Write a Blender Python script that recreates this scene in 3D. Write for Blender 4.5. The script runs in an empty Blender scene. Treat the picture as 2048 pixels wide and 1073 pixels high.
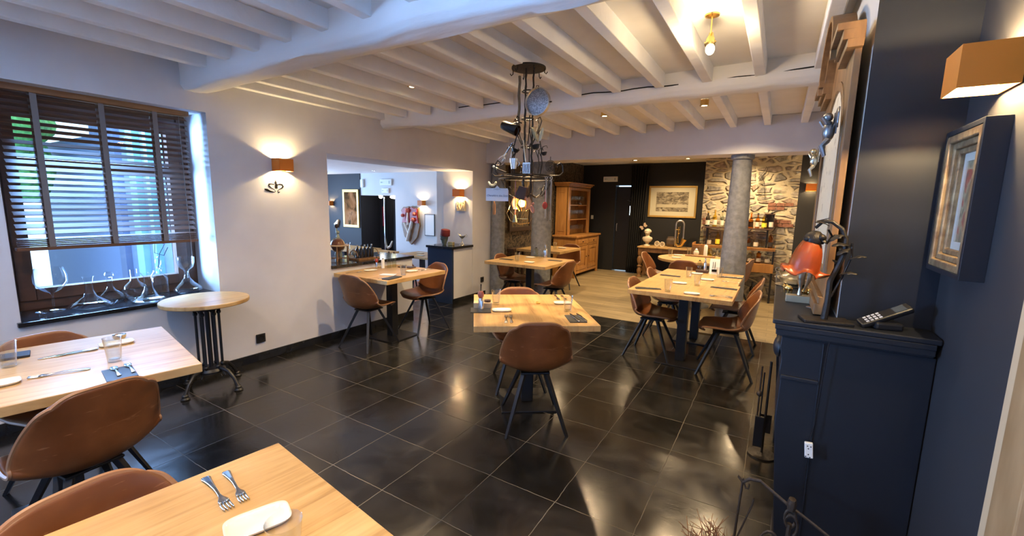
import bpy, bmesh, math, random
from mathutils import Vector, Matrix, noise
R = math.radians
random.seed(7)
SC = bpy.context.scene
COL = SC.collection
# ------------------------------------------------------------------ camera
YAW, PITCH, ROLL, FPX, CAMZ = 0.546135957, 0.147763944, -0.0197333271, 867.68, 1.55
cd = bpy.data.cameras.new('camera'); cam = bpy.data.objects.new('camera', cd); COL.objects.link(cam)
fw = Vector((-math.sin(YAW)*math.cos(PITCH), math.cos(YAW)*math.cos(PITCH), -math.sin(PITCH)))
rt = Vector((math.cos(YAW), math.sin(YAW), 0)); dn = fw.cross(rt)
rt2 = rt*math.cos(ROLL)+dn*math.sin(ROLL); dn2 = -rt*math.sin(ROLL)+dn*math.cos(ROLL)
mw = Matrix((rt2, -dn2, -fw)).transposed().to_4x4(); mw.translation = (0, 0, CAMZ)
cam.matrix_world = mw
cd.sensor_width = 36; cd.lens = FPX/2048*36; cd.clip_start = 0.05; cd.clip_end = 200
SC.camera = cam
# ------------------------------------------------------------------ world, view
w = bpy.data.worlds.new('sky'); SC.world = w; w.use_nodes = True
bg = w.node_tree.nodes['Background']; bg.inputs[0].default_value = (0.52, 0.76, 1.0, 1); bg.inputs[1].default_value = 1.1
SC.view_settings.view_transform = 'Standard'; SC.view_settings.look = 'None'
SC.view_settings.exposure = 1.48; SC.view_settings.gamma = 1; SC.view_settings.use_curve_mapping = False
cy = SC.cycles
cy.use_denoising = True; cy.sample_clamp_indirect = 4; cy.max_bounces = 8; cy.diffuse_bounces = 4; cy.glossy_bounces = 4
cy.transparent_max_bounces = 24; cy.transmission_bounces = 6; cy.caustics_reflective = False; cy.caustics_refractive = False

def area(name, loc, rot, sx, sy, power, col):
    l = bpy.data.lights.new(name, 'AREA'); l.shape = 'RECTANGLE'; l.size = sx; l.size_y = sy; l.energy = power; l.color = col
    o = bpy.data.objects.new(name, l); COL.objects.link(o); o.location = loc; o.rotation_euler = rot; return o
BLUE = (0.28, 0.52, 1.0)
# daylight entering through the window openings (lights stand outside the panes)
def aimed(o, tgt): o.rotation_euler = (Vector(tgt)-o.location).to_track_quat('-Z', 'Y').to_euler(); return o
aimed(area('daylight_area', (-6.6, 1.3, 3.9), (0, 0, 0), 2.0, 2.0, 600, BLUE), (-3.6, 1.3, 1.0))
aimed(area('daylight_area', (-6.0, -1.25, 1.2), (0, 0, 0), 2.0, 1.6, 820, BLUE), (-3.0, -.6, 2.0))  # shines in through the unseen window added behind the camera
area('daylight_area', (-11.3, 5.0, 1.3), (0, R(-90), 0), 1.6, 3.4, 125, (0.36, 0.6, 1.0))
WARM = (1.0, 0.72, 0.40)
def spot(loc, power=60, ang=110, aim=None, blend=0.6, col=WARM, r=0.03):
    l = bpy.data.lights.new('room_or_fill_spot', 'SPOT'); l.energy = power; l.color = col; l.spot_size = R(ang); l.spot_blend = blend
    l.shadow_soft_size = r
    o = bpy.data.objects.new('room_or_fill_spot', l); COL.objects.link(o); o.location = loc
    if aim: o.rotation_euler = (Vector(aim)-Vector(loc)).to_track_quat('-Z', 'Y').to_euler()
    return o
def point(loc, power, col=WARM, r=0.02):
    l = bpy.data.lights.new('bulb_light', 'POINT'); l.energy = power; l.color = col; l.shadow_soft_size = r
    o = bpy.data.objects.new('bulb_light', l); COL.objects.link(o); o.location = loc; return o
# ------------------------------------------------------------------ materials
MATS = {}
def mat(name, col=(.8, .8, .8), rough=.5, metal=0., emit=None, es=1., alpha=None, bump=None, spec=None, trans=0., ior=1.45, coat=0.):
    if name in MATS: return MATS[name]
    m = bpy.data.materials.new(name); m.use_nodes = True; nt = m.node_tree; b = nt.nodes['Principled BSDF']
    b.inputs['Base Color'].default_value = (*col, 1); b.inputs['Roughness'].default_value = rough; b.inputs['Metallic'].default_value = metal
    if spec is not None: b.inputs['Specular IOR Level'].default_value = spec
    if emit: b.inputs['Emission Color'].default_value = (*emit, 1); b.inputs['Emission Strength'].default_value = es
    if trans: b.inputs['Transmission Weight'].default_value = trans; b.inputs['IOR'].default_value = ior
    if coat: b.inputs['Coat Weight'].default_value = coat
    if bump:
        n = nt.nodes.new('ShaderNodeTexNoise'); n.inputs['Scale'].default_value = bump[0]; n.inputs['Detail'].default_value = 4
        tc = nt.nodes.new('ShaderNodeTexCoord'); nt.links.new(tc.outputs['Object'], n.inputs['Vector'])
        bp = nt.nodes.new('ShaderNodeBump'); bp.inputs['Strength'].default_value = bump[1]; bp.inputs['Distance'].default_value = .01
        nt.links.new(n.outputs['Fac'], bp.inputs['Height']); nt.links.new(bp.outputs[0], b.inputs['Normal'])
    MATS[name] = m; return m
def N(nt, t, **k):
    n = nt.nodes.new(t)
    for a, v in k.items():
        if a in n.inputs: n.inputs[a].default_value = v
        else: setattr(n, a, v)
    return n
def ramp(nt, stops):
    r = nt.nodes.new('ShaderNodeValToRGB'); e = r.color_ramp.elements
    while len(e) < len(stops): e.new(.5)
    for x, (p, c) in zip(e, stops): x.position = p; x.color = (*c, 1)
    return r
def noisemat(name, scale, stops, rough=.5, stretch=(1, 1, 1), detail=6, dist=0., bump=0., metal=0., coord='Object', roughv=None, bd=.01, coat=0.):
    m = mat(name, rough=rough, metal=metal, coat=coat); nt = m.node_tree; b = nt.nodes['Principled BSDF']; L = nt.links.new
    tc = N(nt, 'ShaderNodeTexCoord'); mp = N(nt, 'ShaderNodeMapping'); mp.inputs['Scale'].default_value = stretch
    L(tc.outputs[coord], mp.inputs['Vector'])
    n = N(nt, 'ShaderNodeTexNoise', Scale=scale, Detail=detail, Distortion=dist); L(mp.outputs[0], n.inputs['Vector'])
    r = ramp(nt, stops); L(n.outputs['Fac'], r.inputs[0]); L(r.outputs[0], b.inputs['Base Color'])
    if bump:
        bp = N(nt, 'ShaderNodeBump', Strength=bump, Distance=bd); L(n.outputs['Fac'], bp.inputs['Height']); L(bp.outputs[0], b.inputs['Normal'])
    if roughv:
        rr = N(nt, 'ShaderNodeMapRange'); rr.inputs[1].default_value = .3; rr.inputs[2].default_value = .7
        rr.inputs[3].default_value, rr.inputs[4].default_value = roughv; L(n.outputs['Fac'], rr.inputs[0]); L(rr.outputs[0], b.inputs['Roughness'])
    return m
white_wall = noisemat('plaster_white', 3, [(.3, (.60, .59, .60)), (.7, (.66, .65, .655))], .85, bump=.15, detail=8)
ceil_white = noisemat('ceiling_white', 5, [(.3, (.79, .78, .76)), (.7, (.84, .83, .81))], .8, bump=.2, detail=8)
beam_white = noisemat('beam_white', 4, [(.3, (.80, .80, .79)), (.7, (.88, .88, .87))], .75, stretch=(.25, 1, 1), bump=.9, detail=10, bd=.02)
cream = mat('cream_paint', (.62, .58, .50), .8)
navy = noisemat('navy_paint', 2, [(.3, (.0062, .0078, .0125)), (.7, (.0085, .0108, .0175))], .45, bump=.1, detail=8)
black_wall = mat('black_wall_paint', (.008, .008, .009), .7)
char_wall = mat('charcoal_wall_paint', (.020, .022, .028), .7)
blackm = mat('black_metal', (.012, .012, .014), .42, .3)
blackp = mat('black_plastic', (.010, .010, .012), .35)
blackstone = noisemat('black_stone', 8, [(.3, (.008, .009, .011)), (.7, (.018, .019, .022))], .12, detail=6)
iron = mat('wrought_iron', (.035, .030, .027), .5, .7, bump=(60, .4))
iron2 = mat('rusty_iron', (.06, .045, .035), .6, .6, bump=(60, .5))
chrome = mat('chrome', (.72, .71, .69), .16, 1.)
steel = mat('brushed_steel', (.55, .54, .52), .32, 1.)
brass = mat('brass', (.78, .55, .20), .22, 1.)
silver = mat('aged_silver', (.60, .55, .44), .28, 1., bump=(40, .2))
gold = mat('gold_frame', (.50, .32, .09), .42, .6, bump=(50, .3))
gilt = noisemat('worn_gilt', 30, [(.3, (.16, .09, .045)), (.7, (.42, .30, .16))], .45, metal=.4, bump=.4)
whitec = mat('white_ceramic', (.68, .66, .59), .15)
whitep = mat('white_plastic', (.75, .76, .74), .4)
paper = mat('white_paper', (.72, .80, .90), .7)
ink = mat('ink', (.012, .011, .010), .9, spec=0.)
inkblue = mat('ink_blue', (.10, .13, .25), .7)
slate = mat('slate_board', (.025, .026, .030), .5)
orange = mat('orange_lacquer', (.60, .17, .012), .5, bump=(120, .05))
white_in = mat('white_enamel', (.85, .85, .82), .5)
redp = mat('red_lacquer', (.35, .02, .02), .35)
glow = mat('warm_bulb', (1, .9, .7), .5, emit=(1, .80, .45), es=14)
glow2 = mat('white_bulb', (1, 1, 1), .5, emit=(1, .93, .8), es=10)
glowc = mat('daylight_glow_pane', (1, 1, 1), .5, emit=(.75, .95, 1), es=6)  # emission stands in for sky behind the door's oval glass
pine = noisemat('waxed_pine', 3, [(.25, (.30, .13, .035)), (.6, (.44, .21, .06)), (.8, (.52, .27, .09))], .35, stretch=(6, 6, .7), detail=8, dist=.6, bump=.05)
carved = noisemat('carved_oak', 4, [(.25, (.13, .065, .026)), (.7, (.29, .155, .06))], .42, stretch=(5, 5, 1), detail=8)
palewood = noisemat('pale_wood', 4, [(.3, (.52, .38, .22)), (.7, (.66, .50, .32))], .45, stretch=(5, 5, 1))
blindwood = noisemat('blind_wood', 5, [(.3, (.10, .040, .018)), (.7, (.17, .072, .032))], .42, stretch=(3, .5, 8))
blindrail = noisemat('blind_rail_wood', 5, [(.3, (.22, .10, .035)), (.7, (.34, .16, .06))], .4, stretch=(3, .5, 8))
winwood = noisemat('window_wood', 5, [(.3, (.08, .036, .018)), (.7, (.13, .06, .03))], .4, stretch=(4, 1, 4))
tape = mat('blind_tape', (.20, .17, .15), .9)
beige = mat('beige_casing', (.50, .35, .20), .6)
brownwood = noisemat('brown_casing', 5, [(.3, (.24, .13, .05)), (.7, (.34, .20, .09))], .5, stretch=(4, 4, 1))
leather = noisemat('tan_leather', 6, [(.25, (.105, .034, .010)), (.5, (.150, .049, .013)), (.75, (.22, .078, .022))], .42, detail=8, bump=.25, bd=.004, roughv=(.33, .5))
def scuff():
    nt = leather.node_tree; b = nt.nodes['Principled BSDF']; L = nt.links.new; src = b.inputs['Base Color'].links[0].from_socket
    tc = N(nt, 'ShaderNodeTexCoord'); mp = N(nt, 'ShaderNodeMapping'); mp.inputs['Scale'].default_value = (5, 9, 26); mp.inputs['Rotation'].default_value = (.3, .5, .2); L(tc.outputs['Object'], mp.inputs[0])
    n = N(nt, 'ShaderNodeTexNoise', Scale=1.6, Detail=5, Distortion=1.2); L(mp.outputs[0], n.inputs['Vector'])
    r = ramp(nt, [(.66, (0, 0, 0)), (.72, (.55, .55, .55))]); L(n.outputs[0], r.inputs[0])
    m = N(nt, 'ShaderNodeMixRGB'); m.inputs[2].default_value = (.34, .17, .085, 1); L(r.outputs[0], m.inputs[0]); L(src, m.inputs[1]); L(m.outputs[0], b.inputs['Base Color'])
scuff()
piping = mat('leather_edge', (.27, .135, .065), .5)
stone_col = noisemat('bluestone', 18, [(.3, (.125, .13, .14)), (.7, (.22, .225, .235))], .7, bump=.5, detail=10, bd=.015)
jar_red = mat('red_wood', (.30, .035, .02), .35)
stoneware = mat('bust_plaster', (.62, .54, .40), .7)
brownglaze = mat('dark_brown', (.06, .03, .018), .4)
velvet = mat('black_velvet', (.004, .004, .005), .95)
terra = noisemat('terracotta', 6, [(.3, (.42, .14, .07)), (.7, (.55, .22, .12))], .5)
glass_o = noisemat('amber_glass', 9, [(.25, (.32, .10, .018)), (.5, (.36, .058, .010)), (.8, (.18, .035, .010))], .3, detail=4)
green_leaf = noisemat('hedge_leaves', 12, [(.3, (.03, .12, .02)), (.7, (.15, .40, .08))], .7, bump=1.)
# thin glass: fresnel mix of see-through and reflection
def thinglass(name, tint=(1, 1, 1), k=1.0, base=.03, top=.75):
    m = bpy.data.materials.new(name); m.use_nodes = True; nt = m.node_tree; nt.nodes.clear(); L = nt.links.new
    o = N(nt, 'ShaderNodeOutputMaterial'); mx = N(nt, 'ShaderNodeMixShader'); tr = N(nt, 'ShaderNodeBsdfTransparent'); gl = N(nt, 'ShaderNodeBsdfGlossy', Roughness=.03)
    tr.inputs[0].default_value = (*tint, 1); lw = N(nt, 'ShaderNodeLayerWeight', Blend=.5)
    mr = N(nt, 'ShaderNodeMapRange'); mr.inputs[3].default_value = base; mr.inputs[4].default_value = top
    pw = N(nt, 'ShaderNodeMath', operation='POWER'); pw.inputs[1].default_value = 2.1; L(lw.outputs['Facing'], pw.inputs[0]); L(pw.outputs[0], mr.inputs[0]); L(mr.outputs[0], mx.inputs[0]); L(tr.outputs[0], mx.inputs[1]); L(gl.outputs[0], mx.inputs[2]); L(mx.outputs[0], o.inputs[0])
    MATS[name] = m; return m
clear = thinglass('clear_glass', (.93, .95, .96), base=.035, top=.95)
pane = thinglass('window_pane', (.93, .97, 1), base=.02, top=.3)
glass_amber = thinglass('amber_bottle', (.85, .48, .14)); glass_dark = mat('dark_bottle', (.02, .015, .01), .08)
glass_yel = thinglass('yellow_bottle', (.95, .80, .30)); glass_pale = thinglass('pale_bottle', (.85, .88, .80))
# oak table top
def oak(name, c0, c1, c2):
    m = mat(name, rough=.36); nt = m.node_tree; b = nt.nodes['Principled BSDF']; L = nt.links.new
    tc = N(nt, 'ShaderNodeTexCoord'); mp = N(nt, 'ShaderNodeMapping'); mp.inputs['Scale'].default_value = (14, .9, 4); L(tc.outputs['Object'], mp.inputs[0])
    n1 = N(nt, 'ShaderNodeTexNoise', Scale=2.2, Detail=9, Distortion=.9, Roughness=.62); L(mp.outputs[0], n1.inputs['Vector'])
    mp2 = N(nt, 'ShaderNodeMapping'); mp2.inputs['Scale'].default_value = (1, 1, 1); L(tc.outputs['Object'], mp2.inputs[0])
    n2 = N(nt, 'ShaderNodeTexNoise', Scale=5, Detail=3); L(mp2.outputs[0], n2.inputs['Vector'])
    ad = N(nt, 'ShaderNodeMath', operation='MULTIPLY_ADD'); ad.inputs[1].default_value = .45; L(n2.outputs[0], ad.inputs[0]); L(n1.outputs[0], ad.inputs[2])
    r = ramp(nt, [(.48, c0), (.68, c1), (.92, c2)]); L(ad.outputs[0], r.inputs[0])
    # glued boards: slightly different tones across x
    sx = N(nt, 'ShaderNodeSeparateXYZ'); L(tc.outputs['Object'], sx.inputs[0])
    fl = N(nt, 'ShaderNodeMath', operation='MULTIPLY'); fl.inputs[1].default_value = 7.3; L(sx.outputs[0], fl.inputs[0])
    f2 = N(nt, 'ShaderNodeMath', operation='FLOOR'); L(fl.outputs[0], f2.inputs[0])
    wn = N(nt, 'ShaderNodeTexWhiteNoise', noise_dimensions='1D'); L(f2.outputs[0], wn.inputs['W'])
    mr = N(nt, 'ShaderNodeMapRange'); mr.inputs[3].default_value = .86; mr.inputs[4].default_value = 1.1; L(wn.outputs[0], mr.inputs[0])
    mu = N(nt, 'ShaderNodeVectorMath', operation='SCALE'); L(r.outputs[0], mu.inputs[0]); L(mr.outputs[0], mu.inputs['Scale']); 
    # knots
    v = N(nt, 'ShaderNodeTexVoronoi', Scale=2.3); mp3 = N(nt, 'ShaderNodeMapping'); mp3.inputs['Scale'].default_value = (1.6, 1, 0); L(tc.outputs['Object'], mp3.inputs[0]); L(mp3.outputs[0], v.inputs['Vector'])
    kr = ramp(nt, [(.015, (.25, .2, .15)), (.045, (1, 1, 1))]); L(v.outputs['Distance'], kr.inputs[0])
    mm = N(nt, 'ShaderNodeMixRGB', blend_type='MULTIPLY'); mm.inputs[0].default_value = .8; L(mu.outputs[0], mm.inputs[1]); L(kr.outputs[0], mm.inputs[2])
    L(mm.outputs[0], b.inputs['Base Color'])
    bp = N(nt, 'ShaderNodeBump', Strength=.12, Distance=.003); L(n1.outputs[0], bp.inputs['Height']); L(bp.outputs[0], b.inputs['Normal'])
    return m
oakm = oak('oak_top', (.31, .17, .058), (.48, .295, .115), (.56, .37, .16))
# slate floor tiles
def floormat():
    m = mat('black_slate_tiles', rough=.2); nt = m.node_tree; b = nt.nodes['Principled BSDF']; L = nt.links.new
    tc = N(nt, 'ShaderNodeTexCoord'); mp = N(nt, 'ShaderNodeMapping'); mp.inputs['Location'].default_value = (1.69, -1.91+.425*6, 0); L(tc.outputs['Object'], mp.inputs[0])
    br = N(nt, 'ShaderNodeTexBrick', offset=0., squash=1.); br.inputs['Scale'].default_value = 1
    br.inputs['Brick Width'].default_value = .415; br.inputs['Row Height'].default_value = .425; br.inputs['Mortar Size'].default_value = .0019
    br.inputs['Mortar Smooth'].default_value = .1; br.inputs['Color1'].default_value = (0, 0, 0, 1); br.inputs['Color2'].default_value = (1, 1, 1, 1); br.inputs['Mortar'].default_value = (.5, .5, .5, 1)
    wb = N(nt, 'ShaderNodeTexNoise', Scale=9, Detail=3); L(tc.outputs['Object'], wb.inputs['Vector'])
    sc = N(nt, 'ShaderNodeVectorMath', operation='SCALE'); sc.inputs['Scale'].default_value = .012; L(wb.outputs['Color'], sc.inputs[0])
    ad = N(nt, 'ShaderNodeVectorMath', operation='ADD'); L(mp.outputs[0], ad.inputs[0]); L(sc.outputs[0], ad.inputs[1]); L(ad.outputs[0], br.inputs['Vector'])
    n = N(nt, 'ShaderNodeTexNoise', Scale=3.5, Detail=10, Roughness=.65, Distortion=.6); L(tc.outputs['Object'], n.inputs['Vector'])
    r = ramp(nt, [(.3, (.0065, .0062, .006)), (.55, (.013, .0125, .012)), (.75, (.026, .024, .022))]); L(n.outputs[0], r.inputs[0])
    tone = N(nt, 'ShaderNodeMapRange'); tone.inputs[3].default_value = .65; tone.inputs[4].default_value = 1.5; L(br.outputs['Color'], tone.inputs[0])
    ts = N(nt, 'ShaderNodeVectorMath', operation='SCALE'); L(r.outputs[0], ts.inputs[0]); L(tone.outputs[0], ts.inputs['Scale'])
    n3 = N(nt, 'ShaderNodeTexNoise', Scale=1.3, Detail=4); L(tc.outputs['Object'], n3.inputs['Vector'])
    gr = ramp(nt, [(.40, (.022, .020, .018)), (.66, (.17, .145, .10))]); L(n3.outputs[0], gr.inputs[0])
    mx = N(nt, 'ShaderNodeMixRGB'); L(br.outputs['Fac'], mx.inputs[0]); L(ts.outputs[0], mx.inputs[1]); L(gr.outputs[0], mx.inputs[2]); L(mx.outputs[0], b.inputs['Base Color'])
    rr = N(nt, 'ShaderNodeMapRange'); rr.inputs[1].default_value = .3; rr.inputs[2].default_value = .7; rr.inputs[3].default_value = .11; rr.inputs[4].default_value = .24
    L(n.outputs[0], rr.inputs[0])
    mr = N(nt, 'ShaderNodeMixRGB'); L(br.outputs['Fac'], mr.inputs[0]); L(rr.outputs[0], mr.inputs[1]); mr.inputs[2].default_value = (.8, .8, .8, 1); L(mr.outputs[0], b.inputs['Roughness'])
    iv = N(nt, 'ShaderNodeMath', operation='MULTIPLY_ADD'); iv.inputs[1].default_value = -1.2; L(br.outputs['Fac'], iv.inputs[0]); L(n.outputs[0], iv.inputs[2])
    bp = N(nt, 'ShaderNodeBump', Strength=.35, Distance=.004); L(iv.outputs[0], bp.inputs['Height']); L(bp.outputs[0], b.inputs['Normal'])
    b.inputs['Specular IOR Level'].default_value = .6
    return m
floor_m = floormat()
def plankmat():
    m = mat('pale_plank_floor', rough=.45); nt = m.node_tree; b = nt.nodes['Principled BSDF']; L = nt.links.new
    tc = N(nt, 'ShaderNodeTexCoord')
    br = N(nt, 'ShaderNodeTexBrick', offset=.4); br.inputs['Scale'].default_value = 1; br.inputs['Brick Width'].default_value = 1.6; br.inputs['Row Height'].default_value = .14
    br.inputs['Mortar Size'].default_value = .002; br.inputs['Color1'].default_value = (.22, .17, .095, 1); br.inputs['Color2'].default_value = (.30, .235, .135, 1); br.inputs['Mortar'].default_value = (.12, .09, .06, 1)
    L(tc.outputs['Object'], br.inputs['Vector'])
    mp = N(nt, 'ShaderNodeMapping'); mp.inputs['Scale'].default_value = (.8, 9, 1); L(tc.outputs['Object'], mp.inputs[0])
    n = N(nt, 'ShaderNodeTexNoise', Scale=3, Detail=8, Distortion=.5); L(mp.outputs[0], n.inputs['Vector'])
    r = ramp(nt, [(.3, (.62, .6, .56)), (.7, (1.12, 1.1, 1.05))]); L(n.outputs[0], r.inputs[0])
    mm = N(nt, 'ShaderNodeMixRGB', blend_type='MULTIPLY'); mm.inputs[0].default_value = 1; L(br.outputs[0], mm.inputs[1]); L(r.outputs[0], mm.inputs[2]); L(mm.outputs[0], b.inputs['Base Color'])
    return m
plank_m = plankmat()
def stonemat():
    m = mat('rubble_stone', rough=.9); nt = m.node_tree; b = nt.nodes['Principled BSDF']; L = nt.links.new
    tc = N(nt, 'ShaderNodeTexCoord'); mp = N(nt, 'ShaderNodeMapping'); mp.inputs['Scale'].default_value = (3.9, 1, 8.6); L(tc.outputs['Object'], mp.inputs[0])
    nn = N(nt, 'ShaderNodeTexNoise', Scale=.8, Detail=2); L(mp.outputs[0], nn.inputs['Vector'])
    ad = N(nt, 'ShaderNodeVectorMath', operation='ADD'); L(mp.outputs[0], ad.inputs[0])
    s = N(nt, 'ShaderNodeVectorMath', operation='SCALE'); s.inputs['Scale'].default_value = .5; L(nn.outputs['Color'], s.inputs[0]); L(s.outputs[0], ad.inputs[1])
    v = N(nt, 'ShaderNodeTexVoronoi', feature='DISTANCE_TO_EDGE', Scale=1., Randomness=.75); L(ad.outputs[0], v.inputs['Vector'])
    v2 = N(nt, 'ShaderNodeTexVoronoi', Scale=1., Randomness=.75); L(ad.outputs[0], v2.inputs['Vector'])
    rc = N(nt, 'ShaderNodeSeparateXYZ'); L(v2.outputs['Color'], rc.inputs[0])
    n4 = N(nt, 'ShaderNodeTexNoise', Scale=22, Detail=8); L(tc.outputs['Object'], n4.inputs['Vector'])
    r = ramp(nt, [(.0, (.22, .20, .17)), (.5, (.33, .30, .25)), (.9, (.30, .22, .16)), (1., (.40, .35, .27))]); L(rc.outputs[0], r.inputs[0])
    r4 = ramp(nt, [(.3, (.5, .5, .5)), (.7, (1.2, 1.2, 1.2))]); L(n4.outputs[0], r4.inputs[0])
    mm = N(nt, 'ShaderNodeMixRGB', blend_type='MULTIPLY'); mm.inputs[0].default_value = 1; L(r.outputs[0], mm.inputs[1]); L(r4.outputs[0], mm.inputs[2])
    e = ramp(nt, [(.06, (0, 0, 0)), (.14, (1, 1, 1))]); L(v.outputs['Distance'], e.inputs[0])
    mx = N(nt, 'ShaderNodeMixRGB'); L(e.outputs[0], mx.inputs[0]); mx.inputs[1].default_value = (.44, .38, .26, 1); L(mm.outputs[0], mx.inputs[2]); L(mx.outputs[0], b.inputs['Base Color'])
    h = N(nt, 'ShaderNodeMath', operation='MULTIPLY_ADD'); h.inputs[1].default_value = .35; L(n4.outputs[0], h.inputs[0]); L(e.outputs[0], h.inputs[2])
    bp = N(nt, 'ShaderNodeBump', Strength=1., Distance=.03); L(h.outputs[0], bp.inputs['Height']); L(bp.outputs[0], b.inputs['Normal'])
    return m
stone_m = stonemat()
brick_m = noisemat('old_red_brick', 25, [(.3, (.14, .055, .035)), (.7, (.26, .12, .075))], .9, bump=.6)
def wallpapermat():
    m = mat('floral_wallpaper', rough=.7); nt = m.node_tree; b = nt.nodes['Principled BSDF']; L = nt.links.new
    tc = N(nt, 'ShaderNodeTexCoord')
    v = N(nt, 'ShaderNodeTexNoise', Scale=9, Detail=3, Distortion=2.5); L(tc.outputs['Object'], v.inputs['Vector'])
    r = ramp(nt, [(.42, (.018, .013, .009)), (.52, (.085, .058, .032)), (.60, (.16, .12, .075)), (.66, (.05, .035, .02))]); L(v.outputs[0], r.inputs[0]); L(r.outputs[0], b.inputs['Base Color'])
    return m
paper_m = wallpapermat()
foxed_refl = noisemat('foxing_and_reflection', 14, [(.34, (.45, .36, .22)), (.40, (.86, .78, .58))], .4, metal=.1, detail=8)  # foxing flecks; the pale cream paints in the bright wall's reflection
artm = {}
def art(name, cols, scale=4, dist=2.):
    if name not in artm:
        artm[name] = noisemat(name, scale, [(.30+.1*i, c) for i, c in enumerate(cols)], .5, detail=5, dist=dist)
    return artm[name]
# ------------------------------------------------------------------ mesh helpers
class MB:
    def __init__(s): s.bm = bmesh.new(); s.mi = 0
    def _f(s, vs):
        try:
            f = s.bm.faces.new(vs); f.material_index = s.mi; return f
        except ValueError: return None
    def box(s, c, d, rz=0, rx=0, ry=0, taper=1.):
        x, y, z = (k/2 for k in d); m = Matrix.Translation(c) @ Matrix.Rotation(rz, 4, 'Z') @ Matrix.Rotation(ry, 4, 'Y') @ Matrix.Rotation(rx, 4, 'X')
        v = [s.bm.verts.new(m @ Vector((a*x*(taper if c_ > 0 else 1), b*y*(taper if c_ > 0 else 1), c_*z))) for a, b, c_ in ((-1,-1,-1),(1,-1,-1),(1,1,-1),(-1,1,-1),(-1,-1,1),(1,-1,1),(1,1,1),(-1,1,1))]
        for q in ((3,2,1,0),(4,5,6,7),(0,1,5,4),(1,2,6,5),(2,3,7,6),(3,0,4,7)): s._f([v[i] for i in q])
        return s
    def bx(s, x0, x1, y0, y1, z0, z1): return s.box(((x0+x1)/2, (y0+y1)/2, (z0+z1)/2), (abs(x1-x0), abs(y1-y0), abs(z1-z0)))
    def lathe(s, prof, c=(0, 0, 0), n=24, rot=None, sx=1, sy=1, close=True):
        m = Matrix.Translation(c) @ (rot.to_4x4() if rot else Matrix.Identity(4)); rings = []
        for r, z in prof:
            if r < 1e-5: rings.append([s.bm.verts.new(m @ Vector((0, 0, z)))])
            else: rings.append([s.bm.verts.new(m @ Vector((sx*r*math.cos(2*math.pi*i/n), sy*r*math.sin(2*math.pi*i/n), z))) for i in range(n)])
        for a, b in zip(rings, rings[1:]):
            for i in range(n):
                j = (i+1) % n
                if len(a) == 1 and len(b) == 1: continue
                if len(a) == 1: s._f([a[0], b[j], b[i]])
                elif len(b) == 1: s._f([a[i], a[j], b[0]])
                else: s._f([a[i], a[j], b[j], b[i]])
        return s
    def tube(s, pts, r, n=8, closed=False, cap=True, flat=1.):
        pts = [Vector(p) for p in pts]; k = len(pts); rr = r if isinstance(r, (list, tuple)) else [r]*k
        ts = []
        for i in range(k):
            a = pts[i-1] if (i or closed) else pts[0]; b = pts[(i+1) % k] if (i < k-1 or closed) else pts[-1]
            t = (b-a); ts.append(t.normalized() if t.length > 1e-9 else Vector((0, 0, 1)))
        u = ts[0].orthogonal().normalized(); rings = []
        for i in range(k):
            t = ts[i]; u = (u - t*u.dot(t)); u = u.normalized() if u.length > 1e-6 else t.orthogonal().normalized(); v = t.cross(u)
            rings.append([s.bm.verts.new(pts[i]+(u*math.cos(2*math.pi*j/n)+v*math.sin(2*math.pi*j/n)*flat)*rr[i]) for j in range(n)])
        for i in range(k if closed else k-1):
            a, b = rings[i], rings[(i+1) % k]
            for j in range(n): s._f([a[j], a[(j+1) % n], b[(j+1) % n], b[j]])
        if cap and not closed: s._f(rings[0][::-1]); s._f(rings[-1])
        return s
    def prism(s, poly, t, c=(0, 0, 0), rot=None):      # polygon in local XZ, thickness along Y
        m = Matrix.Translation(c) @ (rot.to_4x4() if rot else Matrix.Identity(4))
        a = [s.bm.verts.new(m @ Vector((x, -t/2, z))) for x, z in poly]; b = [s.bm.verts.new(m @ Vector((x, t/2, z))) for x, z in poly]
        s._f(a[::-1]); s._f(b); n = len(a)
        for i in range(n): s._f([a[i], a[(i+1) % n], b[(i+1) % n], b[i]])
        return s
    def grid(s, fn, nu, nv, wrapu=False):
        g = [[s.bm.verts.new(fn(i/(nu if wrapu else nu-1), j/(nv-1))) for i in range(nu)] for j in range(nv)]
        for j in range(nv-1):
            for i in range(nu if wrapu else nu-1): s._f([g[j][i], g[j][(i+1) % nu], g[j+1][(i+1) % nu], g[j+1][i]])
        return s
    def ball(s, c, r, n=12, sc=(1, 1, 1), rot=None):
        k = max(6, n//2+2)
        m = rot.to_matrix() if hasattr(rot, 'to_matrix') else rot
        def f(u, v):
            p = Vector((r*sc[0]*math.cos(2*math.pi*u)*math.sin(math.pi*v), r*sc[1]*math.sin(2*math.pi*u)*math.sin(math.pi*v), r*sc[2]*math.cos(math.pi*v)))
            if m: p = m @ p
            return Vector(c)+p
        return s.grid(f, n, k, True)
    def build(s, name, m, parent=None, smooth=False, bevel=0, sub=0, solid=0, loc=None, rz=None, ang=40):
        bmesh.ops.remove_doubles(s.bm, verts=s.bm.verts, dist=1e-5)
        bmesh.ops.recalc_face_normals(s.bm, faces=s.bm.faces)
        me = bpy.data.meshes.new(name); s.bm.to_mesh(me); s.bm.free()
        for x in (m if isinstance(m, (list, tuple)) else [m]): me.materials.append(x)
        o = bpy.data.objects.new(name, me); COL.objects.link(o)
        if smooth:
            for p in me.polygons: p.use_smooth = True
            if ang: 
                try: me.set_sharp_from_angle(angle=R(ang))
                except Exception: pass
        if solid: q = o.modifiers.new('s', 'SOLIDIFY'); q.thickness = solid; q.offset = 0
        if bevel: q = o.modifiers.new('b', 'BEVEL'); q.width = bevel; q.segments = 2; q.limit_method = 'ANGLE'; q.angle_limit = R(40)
        if sub: q = o.modifiers.new('d', 'SUBSURF'); q.levels = q.render_levels = sub
        if parent: o.parent = parent
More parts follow.
